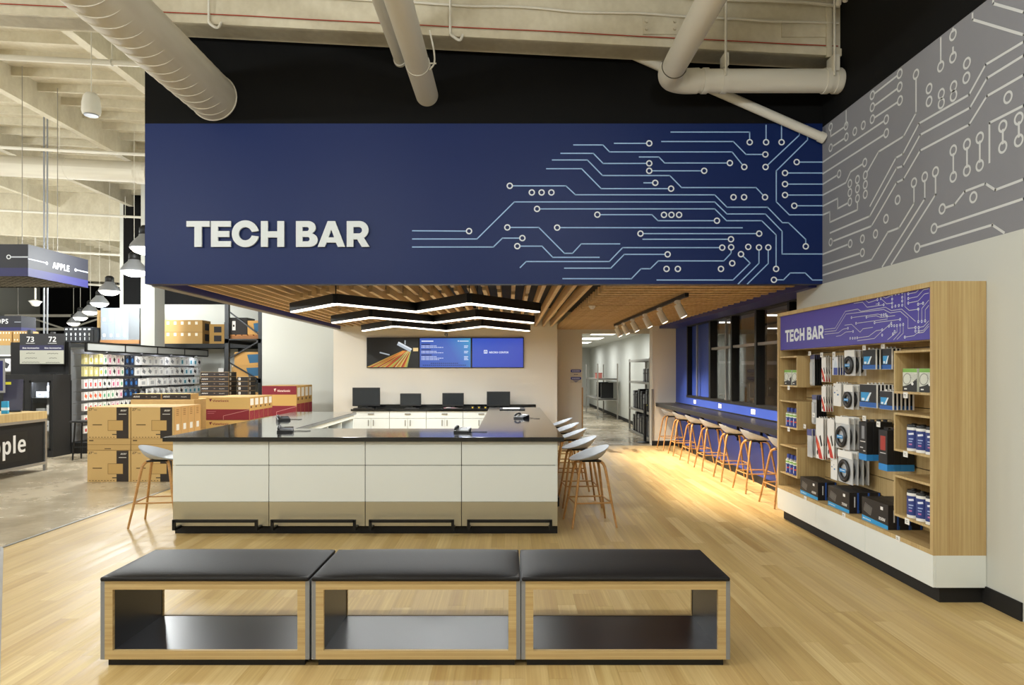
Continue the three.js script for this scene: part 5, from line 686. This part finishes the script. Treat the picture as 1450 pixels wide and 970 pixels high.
  for (const [y0, y1] of [[1.35, 1.9], [2.3, 2.75]]) part('brace', beam(V(-7.4, y0, -17.95), V(-6.75, y1, -17.95), .03, .03), rackM, rk2);
  const spots = print(160, 128, (c, w, h) => { c.fillStyle = '#b8935a'; c.fillRect(0, 0, w, h); c.fillStyle = '#efe8d8'; for (let k = 0; k < 5; k++) { c.fillRect(10 + k * 30, 8, 11, 16); c.fillRect(10 + k * 30, h * .55, 11, 16); } c.fillStyle = '#8a6a3c'; c.fillRect(0, h * .5, w, 2); });
  const spotSide = print(64, 128, (c, w, h) => { c.fillStyle = '#b08a4c'; c.fillRect(0, 0, w, h); c.fillStyle = '#2c2c30'; c.fillRect(w * .3, h * .12, w * .5, h * .3); c.fillRect(w * .3, h * .58, w * .5, h * .3); });
  const bluePr = print(96, 96, (c, w, h) => { c.fillStyle = '#b4884a'; c.fillRect(0, 0, w, h); c.fillStyle = '#2c5878'; c.beginPath(); c.moveTo(w * .5, h * .2); c.lineTo(w * .98, h * .15); c.lineTo(w * .98, h * .8); c.lineTo(w * .6, h * .85); c.fill(); });
  carton('rack_carton', 'brown carton with white labels standing tallest on the long rack', [1.0, .62, .5], [-8.55, 2.242, 17.97], spots, spotSide, 'cartons on the long rack'); carton('rack_carton', 'lower brown carton with white labels on the long rack', [.5, .45, .5], [-9.35, 2.242, 17.97], spots, null, 'cartons on the long rack'); carton('rack_carton', 'dark sided brown carton on the long rack', [.4, .52, .5], [-7.72, 2.242, 18.1], spotSide, spotSide, 'cartons on the long rack'); carton('rack_carton', 'small brown carton stack on the lower beam of the long rack', [.34, .4, .4], [-7.12, 1.302, 17.97], spots, null, 'cartons on the long rack');
  carton('rack_carton', 'small white carton on the lower beam of the long rack', [.14, .3, .3], [-7.56, 1.302, 17.97], null, null, 'cartons on the long rack', M.white);
  for (let k = 0; k < 4; k++) carton('blue_marked_carton', `brown carton with blue picture, front ${['lower one on the lowest', 'upper one on the lowest', 'lower one on the middle', 'upper one on the middle'][k]} rack shelf`, [.6, .31, .5], [-6.18 + .02 * (k % 2), .402 + k * .0, 16.1 + 0], bluePr, null, 'blue marked cartons').position.y = k < 2 ? .402 + k * .312 : 1.352 + (k - 2) * .312;
  for (const [y, l] of [[1.352, 'second'], [1.665, 'top']]) { const t = carton('blue_marked_carton', `brown carton with blue picture behind others on the middle shelf of the rack end, ${l === 'top' ? 'upper' : 'lower'}`, [.4, .31, .4], [-6.12, y, 16.65], bluePr, bluePr, 'blue marked cartons on the middle shelf'); }
  { const t = thing('pallet', 'wooden pallet on the top shelf of the rack end', 'pallet', [-6.21, 2.282, 16.1]); for (let k = 0; k < 5; k++) part('deck_board', bx(-.34 + k * .14, -.23 + k * .14, .08, .1, -.9, 0), C(0xa8703c, .8), t); for (const z of [-.88, -.45, -.06]) part('stringer', bx(-.34, .33, 0, .08, z, z + .06), C(0x8a5a30, .8), t); }
  carton('black_pallet_carton', 'black carton on the pallet at the top of the rack end', [.4, .4, .5], [-6.36, 2.383, 16.1], asusSide, null, 'cartons on the pallet', C(0x1c1b1c)); carton('printed_pallet_carton', 'picture printed carton on the pallet at the top of the rack end', [.28, .33, .5], [-6.01, 2.383, 16.1], bluePr, null, 'cartons on the pallet', M.cardDark);

  // ============================================================== ACCESSORY WALL (long gondola facing the bar)
  const GX = -8.1, gl = thing('accessory_wall', 'long shelving wall with grey lit canopy full of hanging accessories', 'shelving', [0, 0, 0]);
  part('back_board', bd(GX - .12, GX - .1, .2, 1.95, 12.7, 17.8), C(0x85878a, .6), gl); part('base', bd(GX - .15, GX + .35, 0, .2, 12.7, 17.8), M.blackMatte, gl);
  for (let k = 0; k < 5; k++) { const d = 12.7 + k * 1.275; part('upright', bd(GX - .16, GX - .09, .2, 2.08, d - .02, d + .02), M.blackMetal, gl); if (k < 4) { part('canopy_panel', bd(GX + .24, GX + .27, 1.92, 2.05, d + .02, d + 1.255), C(0x9a9c9a, .5), gl); } part('canopy_post', bd(GX + .235, GX + .275, 1.9, 2.08, d - .02, d + .02), M.blackMetal, gl); }
  part('canopy_rail', [bd(GX + .23, GX + .275, 2.05, 2.08, 12.7, 17.8), bd(GX + .23, GX + .275, 1.89, 1.92, 12.7, 17.8), bd(GX - .1, GX + .24, 2.05, 2.07, 12.7, 17.8)], M.blackMetal, gl);
  for (let k = 0; k < 4; k++) { const d = 13.34 + k * 1.275, t = thing('canopy_strip_lamp', `slim white strip lamp under bay ${['one', 'two', 'three', 'four'][k]} of the accessory canopy`, 'lamp', [GX + .2, 1.93, d], 0, 'strip lamps under the canopy'); part('housing', bx(-.025, .025, .02, .04, -.56, .56), M.white, t); part('diffuser', bx(-.02, .02, 0, .02, -.55, .55), M.glowCool, t); areaLamp(GX + .2, 1.925, d, .05, 1.1, 22, COOL, [GX - .1, .9, -d]); }
  const cardM = {}; const face = (base, mark, kind) => cardM[base + mark + kind] ??= print(64, 64, (c, w, h) => { c.fillStyle = base; c.fillRect(0, 0, w, h); c.fillStyle = mark; if (kind === 0) c.fillRect(w * .3, h * .35, w * .45, h * .45); else if (kind === 1) { c.beginPath(); c.arc(w * .5, h * .55, w * .26, 0, 7); c.fill(); } else { c.save(); c.translate(w * .5, h * .5); c.rotate(.5); c.fillRect(-w * .3, -h * .22, w * .6, h * .44); c.restore(); } c.fillStyle = '#8a8a8a'; c.fillRect(w * .1, h * .08, w * .4, 4); });
  const item = (col, w, h, d, y, f, lab, n) => { const t = thing('hanging_accessory', lab, 'accessory', [GX + .14, y, d], Math.PI / 2, lab); part('pack', bx(-w / 2, w / 2, 0, h, -.05, 0), C(col, .5), t); const p = new THREE.PlaneGeometry(w - .004, h - .004); p.translate(0, h / 2, .0008); part('print', p, f, t); part('hook', bar(V(GX + .16, y + h + .006, -d), V(GX - .1, y + h + .006, -d), .004, 5), M.steel, gl); };
  const yellow = face('#d8cf90', '#e8e4d8', 0), yel2 = face('#e8e6de', '#c8c038', 1), redf = face('#e6e2de', '#c43430', 0), orange = face('#e6e0da', '#d4582c', 2), pink = face('#e4d4d8', '#c85a84', 0), bluef = face('#18243c', '#2c6ab0', 1), dk = face('#e6e4e0', '#26262a', 2), wh = face('#e2e2e0', '#b0b2b4', 0), wh2 = face('#e6e6e4', '#85888c', 2), teal = face('#dfe8ea', '#3c90a8', 0), grn = face('#e4e6dc', '#4a9a70', 1), blk = face('#1c1c1e', '#8a8c90', 2);
  const rows = [[1.66, .2, 'top'], [1.43, .19, 'second'], [1.2, .18, 'third'], [.98, .17, 'fourth'], [.78, .15, 'fifth'], [.56, .15, 'sixth'], [.36, .15, 'lowest']];
  rows.forEach(([y, h, rn], r) => {
    let d = 12.82; const end = r > 4 ? 13.35 : 17.7;
    while (d < end) {
      let spec;
      if (d < 13.35) spec = r < 2 ? [pick([yellow, yel2]), 0xd8cf90, 'yellow and white', .13] : [r === 3 ? orange : redf, 0xe0dcd8, r === 3 ? 'orange and white' : 'red and white', .12];
      else if (d < 14.1) spec = [[pink, 0xe0d0d4, 'pink and white', .12], [dk, 0xe0deda, 'white and black', .12], [grn, 0xe0e2d8, 'green and white', .11]][Math.floor(rnd() * 3)];
      else if (d < 14.55) spec = r < 4 ? [bluef, 0x18243c, 'dark blue', .16] : [dk, 0xe0deda, 'white and black', .13];
      else if (d < 16.5) spec = r === 3 && d < 15 ? [blk, 0x1c1c1e, 'black', .3] : [rnd() < .5 ? wh : wh2, 0xe0e0de, 'plain white', r === 2 && d < 15.2 ? .34 : .22];
      else spec = [pick([teal, dk, wh]), 0xdde2e4, 'white and teal', .2];
      const [f, col, nm, w] = spec; d += w / 2; if (d + w / 2 < 17.75) item(col, w * .93, h * rr(.9, 1), d, y, f, `${nm} accessory pack in the ${rn} hook row of the accessory wall`); d += w / 2 + .03;
    }
  });

  // overhead stock on top of the accessory wall line
  const shelf = thing('overhead_rack', 'black overhead stock rack behind the accessory wall', 'rack', [0, 0, 0]); part('load_beam', [bd(-12.6, -10.86, 2.14, 2.25, 17.9, 17.96), bd(-12.6, -10.86, 2.21, 2.25, 17.96, 18.9)], rackM, shelf); for (const x of [-12.55, -10.91]) for (const d of [17.9, 18.8]) part('upright', bd(x - .045, x + .045, 0, 2.6, d, d + .09), rackM, shelf);
  const darkTall = print(48, 96, (c, w, h) => { c.fillStyle = '#26282c'; c.fillRect(0, 0, w, h); c.fillStyle = '#c8ccd0'; c.fillRect(w * .2, h * .08, w * .6, h * .1); c.beginPath(); c.arc(w * .5, h * .45, w * .2, 0, 7); c.fill(); c.fillRect(w * .4, h * .62, w * .22, h * .2); });
  for (let k = 0; k < 6; k++) carton('grey_stock_carton', 'dark grey printed carton in a row on the overhead rack', [.118, .43, .4], [-11.64 + k * .12, 2.252, 18.01], darkTall, null, 'dark grey cartons on the overhead rack', C(0x26282c));
  { const t = thing('wrapped_pallet', 'shrink wrapped silver pallet of boxes on the overhead rack', 'pallet', [-10.22, 2.242, 17.98]); part('pallet_base', bx(-.52, .5, 0, .1, -.9, 0), C(0x8a6038, .8), t); for (let r = 0; r < 2; r++) for (let k = 0; k < 4; k++) { const b = part('wrapped_box', bx(-.5 + k * .18, -.325 + k * .18, .1 + r * .42, .515 + r * .42, -.8, -.02), C(0x76808a, .4), t); part('box_mark', bx(-.45 + k * .18, -.39 + k * .18, .18 + r * .42, .26 + r * .42, -.02, -.017), C(0xe8ecf0), b); } part('wrapped_box', bx(.225, .5, .1, .93, -.8, -.02), C(0x3c4044, .5), t); part('stretch_wrap', bx(-.51, .51, .1, .94, -.82, -.012), M.wrap, t); }
  carton('tan_stock_carton', 'tan upright carton beside the wrapped pallet', [.2, .9, .3], [-10.98, 2.252, 18.42], null, null, undefined);

  // ============================================================== ENDCAP, AISLE SIGN, SALES TABLE
  const ec = thing('display_cabinet', 'black glass fronted display cabinet at the end of the accessory wall', 'cabinet', [-8.55, 0, 12.15]);
  part('body', [bx(-.95, .46, 0, .12, -.5, 0), bx(-.95, .46, 1.36, 1.47, -.5, 0), bx(.42, .46, .12, 1.36, -.5, 0), bx(-.95, -.87, .12, 1.36, -.5, 0), bx(-.05, .04, .12, 1.36, -.5, 0), bx(-.95, -.36, .12, 1.36, -.1, 0), bx(-.95, .46, .12, 1.36, -.52, -.48)], M.blackMatte, ec); part('inner_back', bx(-.87, .42, .12, 1.36, -.478, -.47), M.white, ec);
  for (const [a, b] of [[-.36, -.05], [.04, .42]]) { const d = part('door', bx(a, b, .12, 1.36, -.012, -.006), M.glass, ec); part('door_frame', [bx(a, a + .03, .12, 1.36, -.02, .004), bx(b - .03, b, .12, 1.36, -.02, .004), bx(a, b, 1.33, 1.36, -.02, .004), bx(a, b, .12, .15, -.02, .004)], M.blackMetal, d); for (const y of [.45, .75, 1.05]) part('shelf', bx(a, b, y, y + .012, -.46, -.08), M.alu, ec); }
  { const t = thing('cabinet_strip_lamp', 'cool strip lamp inside the glass display cabinet', 'lamp', [-8.55, 1.335, 12.22]); part('housing', bx(-.34, .4, .012, .022, -.02, .02), M.white, t); part('diffuser', bx(-.34, .4, 0, .012, -.016, .016), M.glowCool, t); areaLamp(-8.52, 1.33, 12.22, .72, .03, 160, 0xe4eeff, [-8.52, .55, -12.6]); }
  for (const [dx, y, w, h, c, s] of [[.13, 1.062, .14, .1, 0xdfe4e8, 'top'], [.31, 1.062, .1, .2, 0xe4e8ec, 'top'], [.14, .762, .16, .1, 0xd0d6dc, 'middle'], [.32, .762, .14, .16, 0xe8eaec, 'middle'], [.22, .462, .3, .18, 0xd4d8dc, 'low'], [-.2, 1.062, .22, .12, 0xd8dce0, 'top'], [-.2, .762, .24, .14, 0xd0d4d8, 'middle'], [-.2, .462, .26, .2, 0xdcdee0, 'low']]) { const t = thing('boxed_device', `white boxed device on the ${s} shelf of the cabinet bay ${dx < 0 ? 'nearer the wooden table' : 'nearer the accessory wall'}`, 'box', [-8.55 + dx, y, 12.35], 0, 'boxed devices in the glass cabinet'); part('body', rb(w, h, .12, .003, 0, h / 2, 0), C(c), t); part('seal', bx(-w * .2, w * .2, h * .4, h * .55, .06, .062), C(0x7a8088), t); }
  const eb = thing('aisle_end_panel', 'tall black panel behind the aisle sign', 'panel', [-8.6, 1.472, 12.64]); part('panel', bx(-.6, .5, 0, .59, -.015, .0), M.blackMatte, eb); part('edge', bx(.44, .5, 0, .59, 0, .04), M.blackMatte, eb);
  { const t = thing('aisle_sign', 'black and white aisle sign numbered 73 and 72', 'sign', [-8.46, 1.66, 12.4]); const W = .8, H = .55; part('board', bx(-W / 2, W / 2, 0, H, -.02, 0), M.blackMatte, t); const f = new THREE.PlaneGeometry(W - .004, H - .004); f.translate(0, H / 2, .001);
    part('print', f, std(0xffffff, .6, { map: canvasTex(512, 352, (c, w, h) => { c.fillStyle = '#232327'; c.fillRect(0, 0, w, h * .38); c.fillStyle = '#26264e'; c.fillRect(0, h * .38, w, h * .17); c.fillStyle = '#bdbdb0'; c.fillRect(0, h * .55, w, h * .45); c.textAlign = 'center'; c.fillStyle = '#eeeeee'; c.font = 'bold 84px sans-serif'; c.fillText('73', w * .24, h * .27); c.fillText('72', w * .74, h * .27); c.fillRect(w * .14, h * .31, w * .2, 5); c.fillRect(w * .64, h * .31, w * .2, 5); c.font = 'bold 25px sans-serif'; c.fillText('Mac Accessories', w * .25, h * .5); c.fillText('Mac Accessories', w * .75, h * .5); c.fillStyle = '#55564e'; for (const [x, y, l] of [[.25, .64, .2], [.75, .65, .24], [.25, .8, .26], [.75, .8, .16], [.25, .94, .4], [.75, .95, .32]]) for (let k = 0; k < l * 40; k++) c.fillRect(w * (x - l / 2) + k * w * .025, h * y - (k % 3) * 2, w * .016, 9); }) }), t); }
  for (const x of [-8.44, -8.38]) solo('sign_pole', bar(V(x, 2.21, -12.43), V(x, girderY(x) + 1.2, -12.43), .014, 8), M.greyEdge, 'thin grey pole rising from the aisle sign to the roof', 'pole', [0, 0, 0], 0, 'poles above the aisle sign');
  const at = thing('brand_table', 'wooden topped display table with black side lettered in white', 'table', [-7.85, 0, 10.6]);
  part('top', bx(-.7, .7, .8, .916, 0, 2.6), M.ash, at); for (const [x, z] of [[.66, 0], [.66, 2.56], [-.7, 0], [-.7, 2.56]]) part('leg', bx(x, x + .04, 0, .8, z, z + .04), M.alu, at); for (const y of [.1, .76]) part('rail', bx(.662, .7, y, y + .04, .04, 2.56), M.alu, at);
  part('side_panel', bx(.65, .675, .14, .76, .04, 2.56), M.blackMatte, at); part('end_panel', bx(-.66, .66, .14, .76, 0, .02), M.blackMatte, at);
  { const f = new THREE.PlaneGeometry(1.16, .42); f.rotateY(Math.PI / 2); f.translate(.6765, .43, .98); part('side_lettering', f, std(0xffffff, .6, { map: canvasTex(512, 186, (c, w, h) => { c.fillStyle = '#0f0e0e'; c.fillRect(0, 0, w, h); c.fillStyle = '#e8e8e8'; c.font = 'bold 150px sans-serif'; c.textAlign = 'right'; c.fillText('Apple', w - 8, 132); }) }), at, 'white lettering'); }
  { const t = thing('tablet_stand', 'slanted dark tablet display on the wooden table', 'tablet', [-7.5, .916, 10.35], .5); part('panel', (() => { const g = bx(-.12, .12, .02, .5, -.01, .01); g.rotateX(-.2); return g; })(), C(0x23213c, .3), t); part('foot', rb(.2, .02, .16, .005, 0, .01, -.03), M.blackPlastic, t); part('tag', (() => { const g = bx(-.1, -.03, .42, .46, .011, .013); g.rotateX(-.2); return g; })(), C(0xd8d430), t); }
  { const t = thing('demo_monitor', 'grey framed demo monitor on the wooden table', 'monitor', [-7.6, .916, 9.9], .9); part('frame', [bx(-.26, .26, .3, .8, -.02, .02)], M.alu, t); part('display', bx(-.23, .23, .33, .77, .02, .022), C(0x23286a, .3), t); part('neck', bx(-.03, .03, 0, .32, -.02, .01), M.alu, t); part('foot', rb(.24, .015, .2, .005, 0, .0075, 0), M.alu, t); }
  for (const [x, d] of [[-7.35, 9.75], [-7.32, 9.95]]) { const t = thing('blue_box', 'small bright blue box on the wooden table', 'box', [x, .916, d], .3, 'blue boxes on the table'); part('body', rb(.08, .18, .06, .004, 0, .09, 0), C(0x2f9ac8), t); part('band', bx(-.041, .041, .05, .09, -.031, .031), C(0xe8f0f4), t); }
  { const t = thing('black_stool', 'black metal stool beside the glass cabinet', 'stool', [-7.35, 0, 11.9]); part('seat', rb(.4, .03, .32, .01, 0, .66, 0), M.blackPlastic, t); for (const [x, z] of [[-.16, -.12], [.16, -.12], [-.16, .12], [.16, .12]]) part('leg', bar(V(x, 0, z), V(x * .8, .65, z * .8), .014), M.blackMetal, t); part('footrest', bar(V(-.15, .22, .11), V(.15, .22, .11), .01), M.blackMetal, t); }
  // hanging department signs
  const sign = (name, x0, x1, y0, y1, d0, d1, label, frontDraw, sideDraw) => { const t = thing(name, label, 'sign', [x1, y0, d0]); const W = x1 - x0, H = y1 - y0, L = d1 - d0; part('frame', [bx(-W, 0, 0, H, -.03, 0), bx(-.03, 0, 0, H, -L, -.03), bx(-W, 0, 0, H, -L - .03, -L), bx(-W, -W + .03, 0, H, -L, -.03)], M.blackMatte, t); const f = new THREE.PlaneGeometry(W, H); f.translate(-W / 2, H / 2, .001); part('front_print', f, std(0xffffff, .6, { map: canvasTex(512, Math.round(512 * H / W), frontDraw) }), t); const s = new THREE.PlaneGeometry(L + .03, H); s.rotateY(Math.PI / 2); s.translate(.001, H / 2, -(L + .03) / 2); part('side_print', s, std(0xffffff, .6, { map: canvasTex(512, Math.round(512 * H / L), sideDraw) }), t); part('grid', [...Array(12).keys()].flatMap((k) => [bx(-W + .03, -.03, .01, .018, -.06 - k * L / 12, -.052 - k * L / 12)]).concat([...Array(16).keys()].map((k) => bx(-.06 - k * W / 16, -.052 - k * W / 16, .01, .018, -L, -.03))), M.steel, t); for (const z of [-.3, -L + .3]) part('wire', bar(V(-.3, H, z), V(-.3, 6.2 - y1 + H, z), .006, 6), M.steel, t); };
  const base = (c, w, h) => { c.fillStyle = '#1d1e28'; c.fillRect(0, 0, w, h); c.fillStyle = '#26265c'; c.fillRect(0, h * .74, w, h * .26); };
  const node = (c, x, y) => { c.strokeStyle = '#e8ecf0'; c.lineWidth = 4; c.beginPath(); c.arc(x, y, 7, 0, 7); c.stroke(); };
  sign('hanging_sign', -9.2, -7.15, 2.946, 3.42, 10.18, 11.6, 'large dark blue hanging sign above the wooden table', (c, w, h) => { base(c, w, h); c.fillStyle = '#f0f0f0'; c.font = 'bold 34px sans-serif'; c.fillText('APPLE', w * .58, h * .5); node(c, w * .86, h * .4); c.fillStyle = '#c8d0dc'; c.fillRect(w * .875, h * .38, w * .125, 5); }, (c, w, h) => { base(c, w, h); c.fillStyle = '#f0f0f0'; c.font = 'bold 50px sans-serif'; c.textAlign = 'center'; c.fillText('APPLE', w * .52, h * .58); c.fillStyle = '#c8d0dc'; c.fillRect(0, h * .44, w * .26, 5); node(c, w * .285, h * .46); node(c, w * .77, h * .46); c.fillRect(w * .79, h * .44, w * .21, 5); });
  sign('hanging_sign', -16.2, -14.25, 2.68, 3.13, 20, 20.6, 'small dark blue hanging sign beyond the aisle sign', (c, w, h) => { base(c, w, h); c.fillStyle = '#f0f0f0'; c.font = 'bold 50px sans-serif'; c.fillText('LAPTOPS', w * .4, h * .5); c.fillStyle = '#c8d0dc'; c.fillRect(w * .9, h * .38, w * .1, 4); }, (c, w, h) => base(c, w, h));
  // far gondola with stacked boxes
  { const t = thing('canopy_strip_lamp', 'slim white strip lamp under the canopy of the distant shelving', 'lamp', [-13.9, 1.92, 17.9], 0, 'strip lamps under the canopy'); part('housing', bx(-1.8, 1.2, .01, .03, -.02, .02), M.white, t); part('diffuser', bx(-1.8, 1.2, 0, .01, -.016, .016), M.glowCool, t); areaLamp(-14.2, 1.915, 17.88, 2.8, .05, 20, COOL, [-14.2, 1, -18.3]); }
  const fg = thing('far_shelving', 'distant shelving with grey canopy beyond the aisle sign', 'shelving', [-13.9, 0, 18]); part('canopy', bx(-3, 1.2, 1.95, 2.2, -.5, 0), C(0x9a9c98), fg); part('back_board', bx(-3, 1.2, 0, 1.95, -.5, -.45), C(0x70726f), fg); for (const y of [.5, 1, 1.5]) part('shelf', bx(-3, 1.2, y, y + .03, -.45, -.02), M.alu, fg);
  for (let k = 0; k < 9; k++) { carton('shelf_box', 'small white printed carton on the distant shelving', [.34, .32, .3], [-16.4 + k * .44, 1.53, 18.1], k % 2 ? dk : wh2, null, 'cartons on the distant shelving', M.white); carton('top_box', 'small tan carton on top of the distant shelving', [.4, .38, .4], [-16.4 + k * .44, 2.2, 18.06], spots, null, 'cartons on top of the distant shelving'); }
  // truss bars on the far side
  const truss = thing('roof_truss', 'white open web truss far across the store', 'truss', [0, 0, 0]); for (const y of [4.5, 3.75]) part('chord', bd(-28, -10.9, y, y + .14, 38, 38.14), M.pipe, truss);
  for (let k = 0; k < 7; k++) part('web_bar', beam(V(-27 + k * 2.4, k % 2 ? 3.8 : 4.6, -38.07), V(-24.6 + k * 2.4, k % 2 ? 4.6 : 3.8, -38.07), .08, .08), M.pipe, truss);
  const fan = thing('ceiling_cluster', 'small white ceiling fixture on a stem far across the store', 'fixture', [-16.6, 3.9, 24]); part('stem', bar(V(0, .1, 0), V(0, 2.6, 0), .03), M.pipe, fan); part('bowl', new THREE.LatheGeometry([[0, -.12], [.1, -.1], [.16, 0], [.22, .06], [.1, .1], [0, .12]].map(([x, y]) => new THREE.Vector2(x, y)), 8), M.white, fan);
}
scene.traverse((o) => { if (o.isMesh) { o.castShadow = true; o.receiveShadow = true; } });
renderer.render(scene, camera);
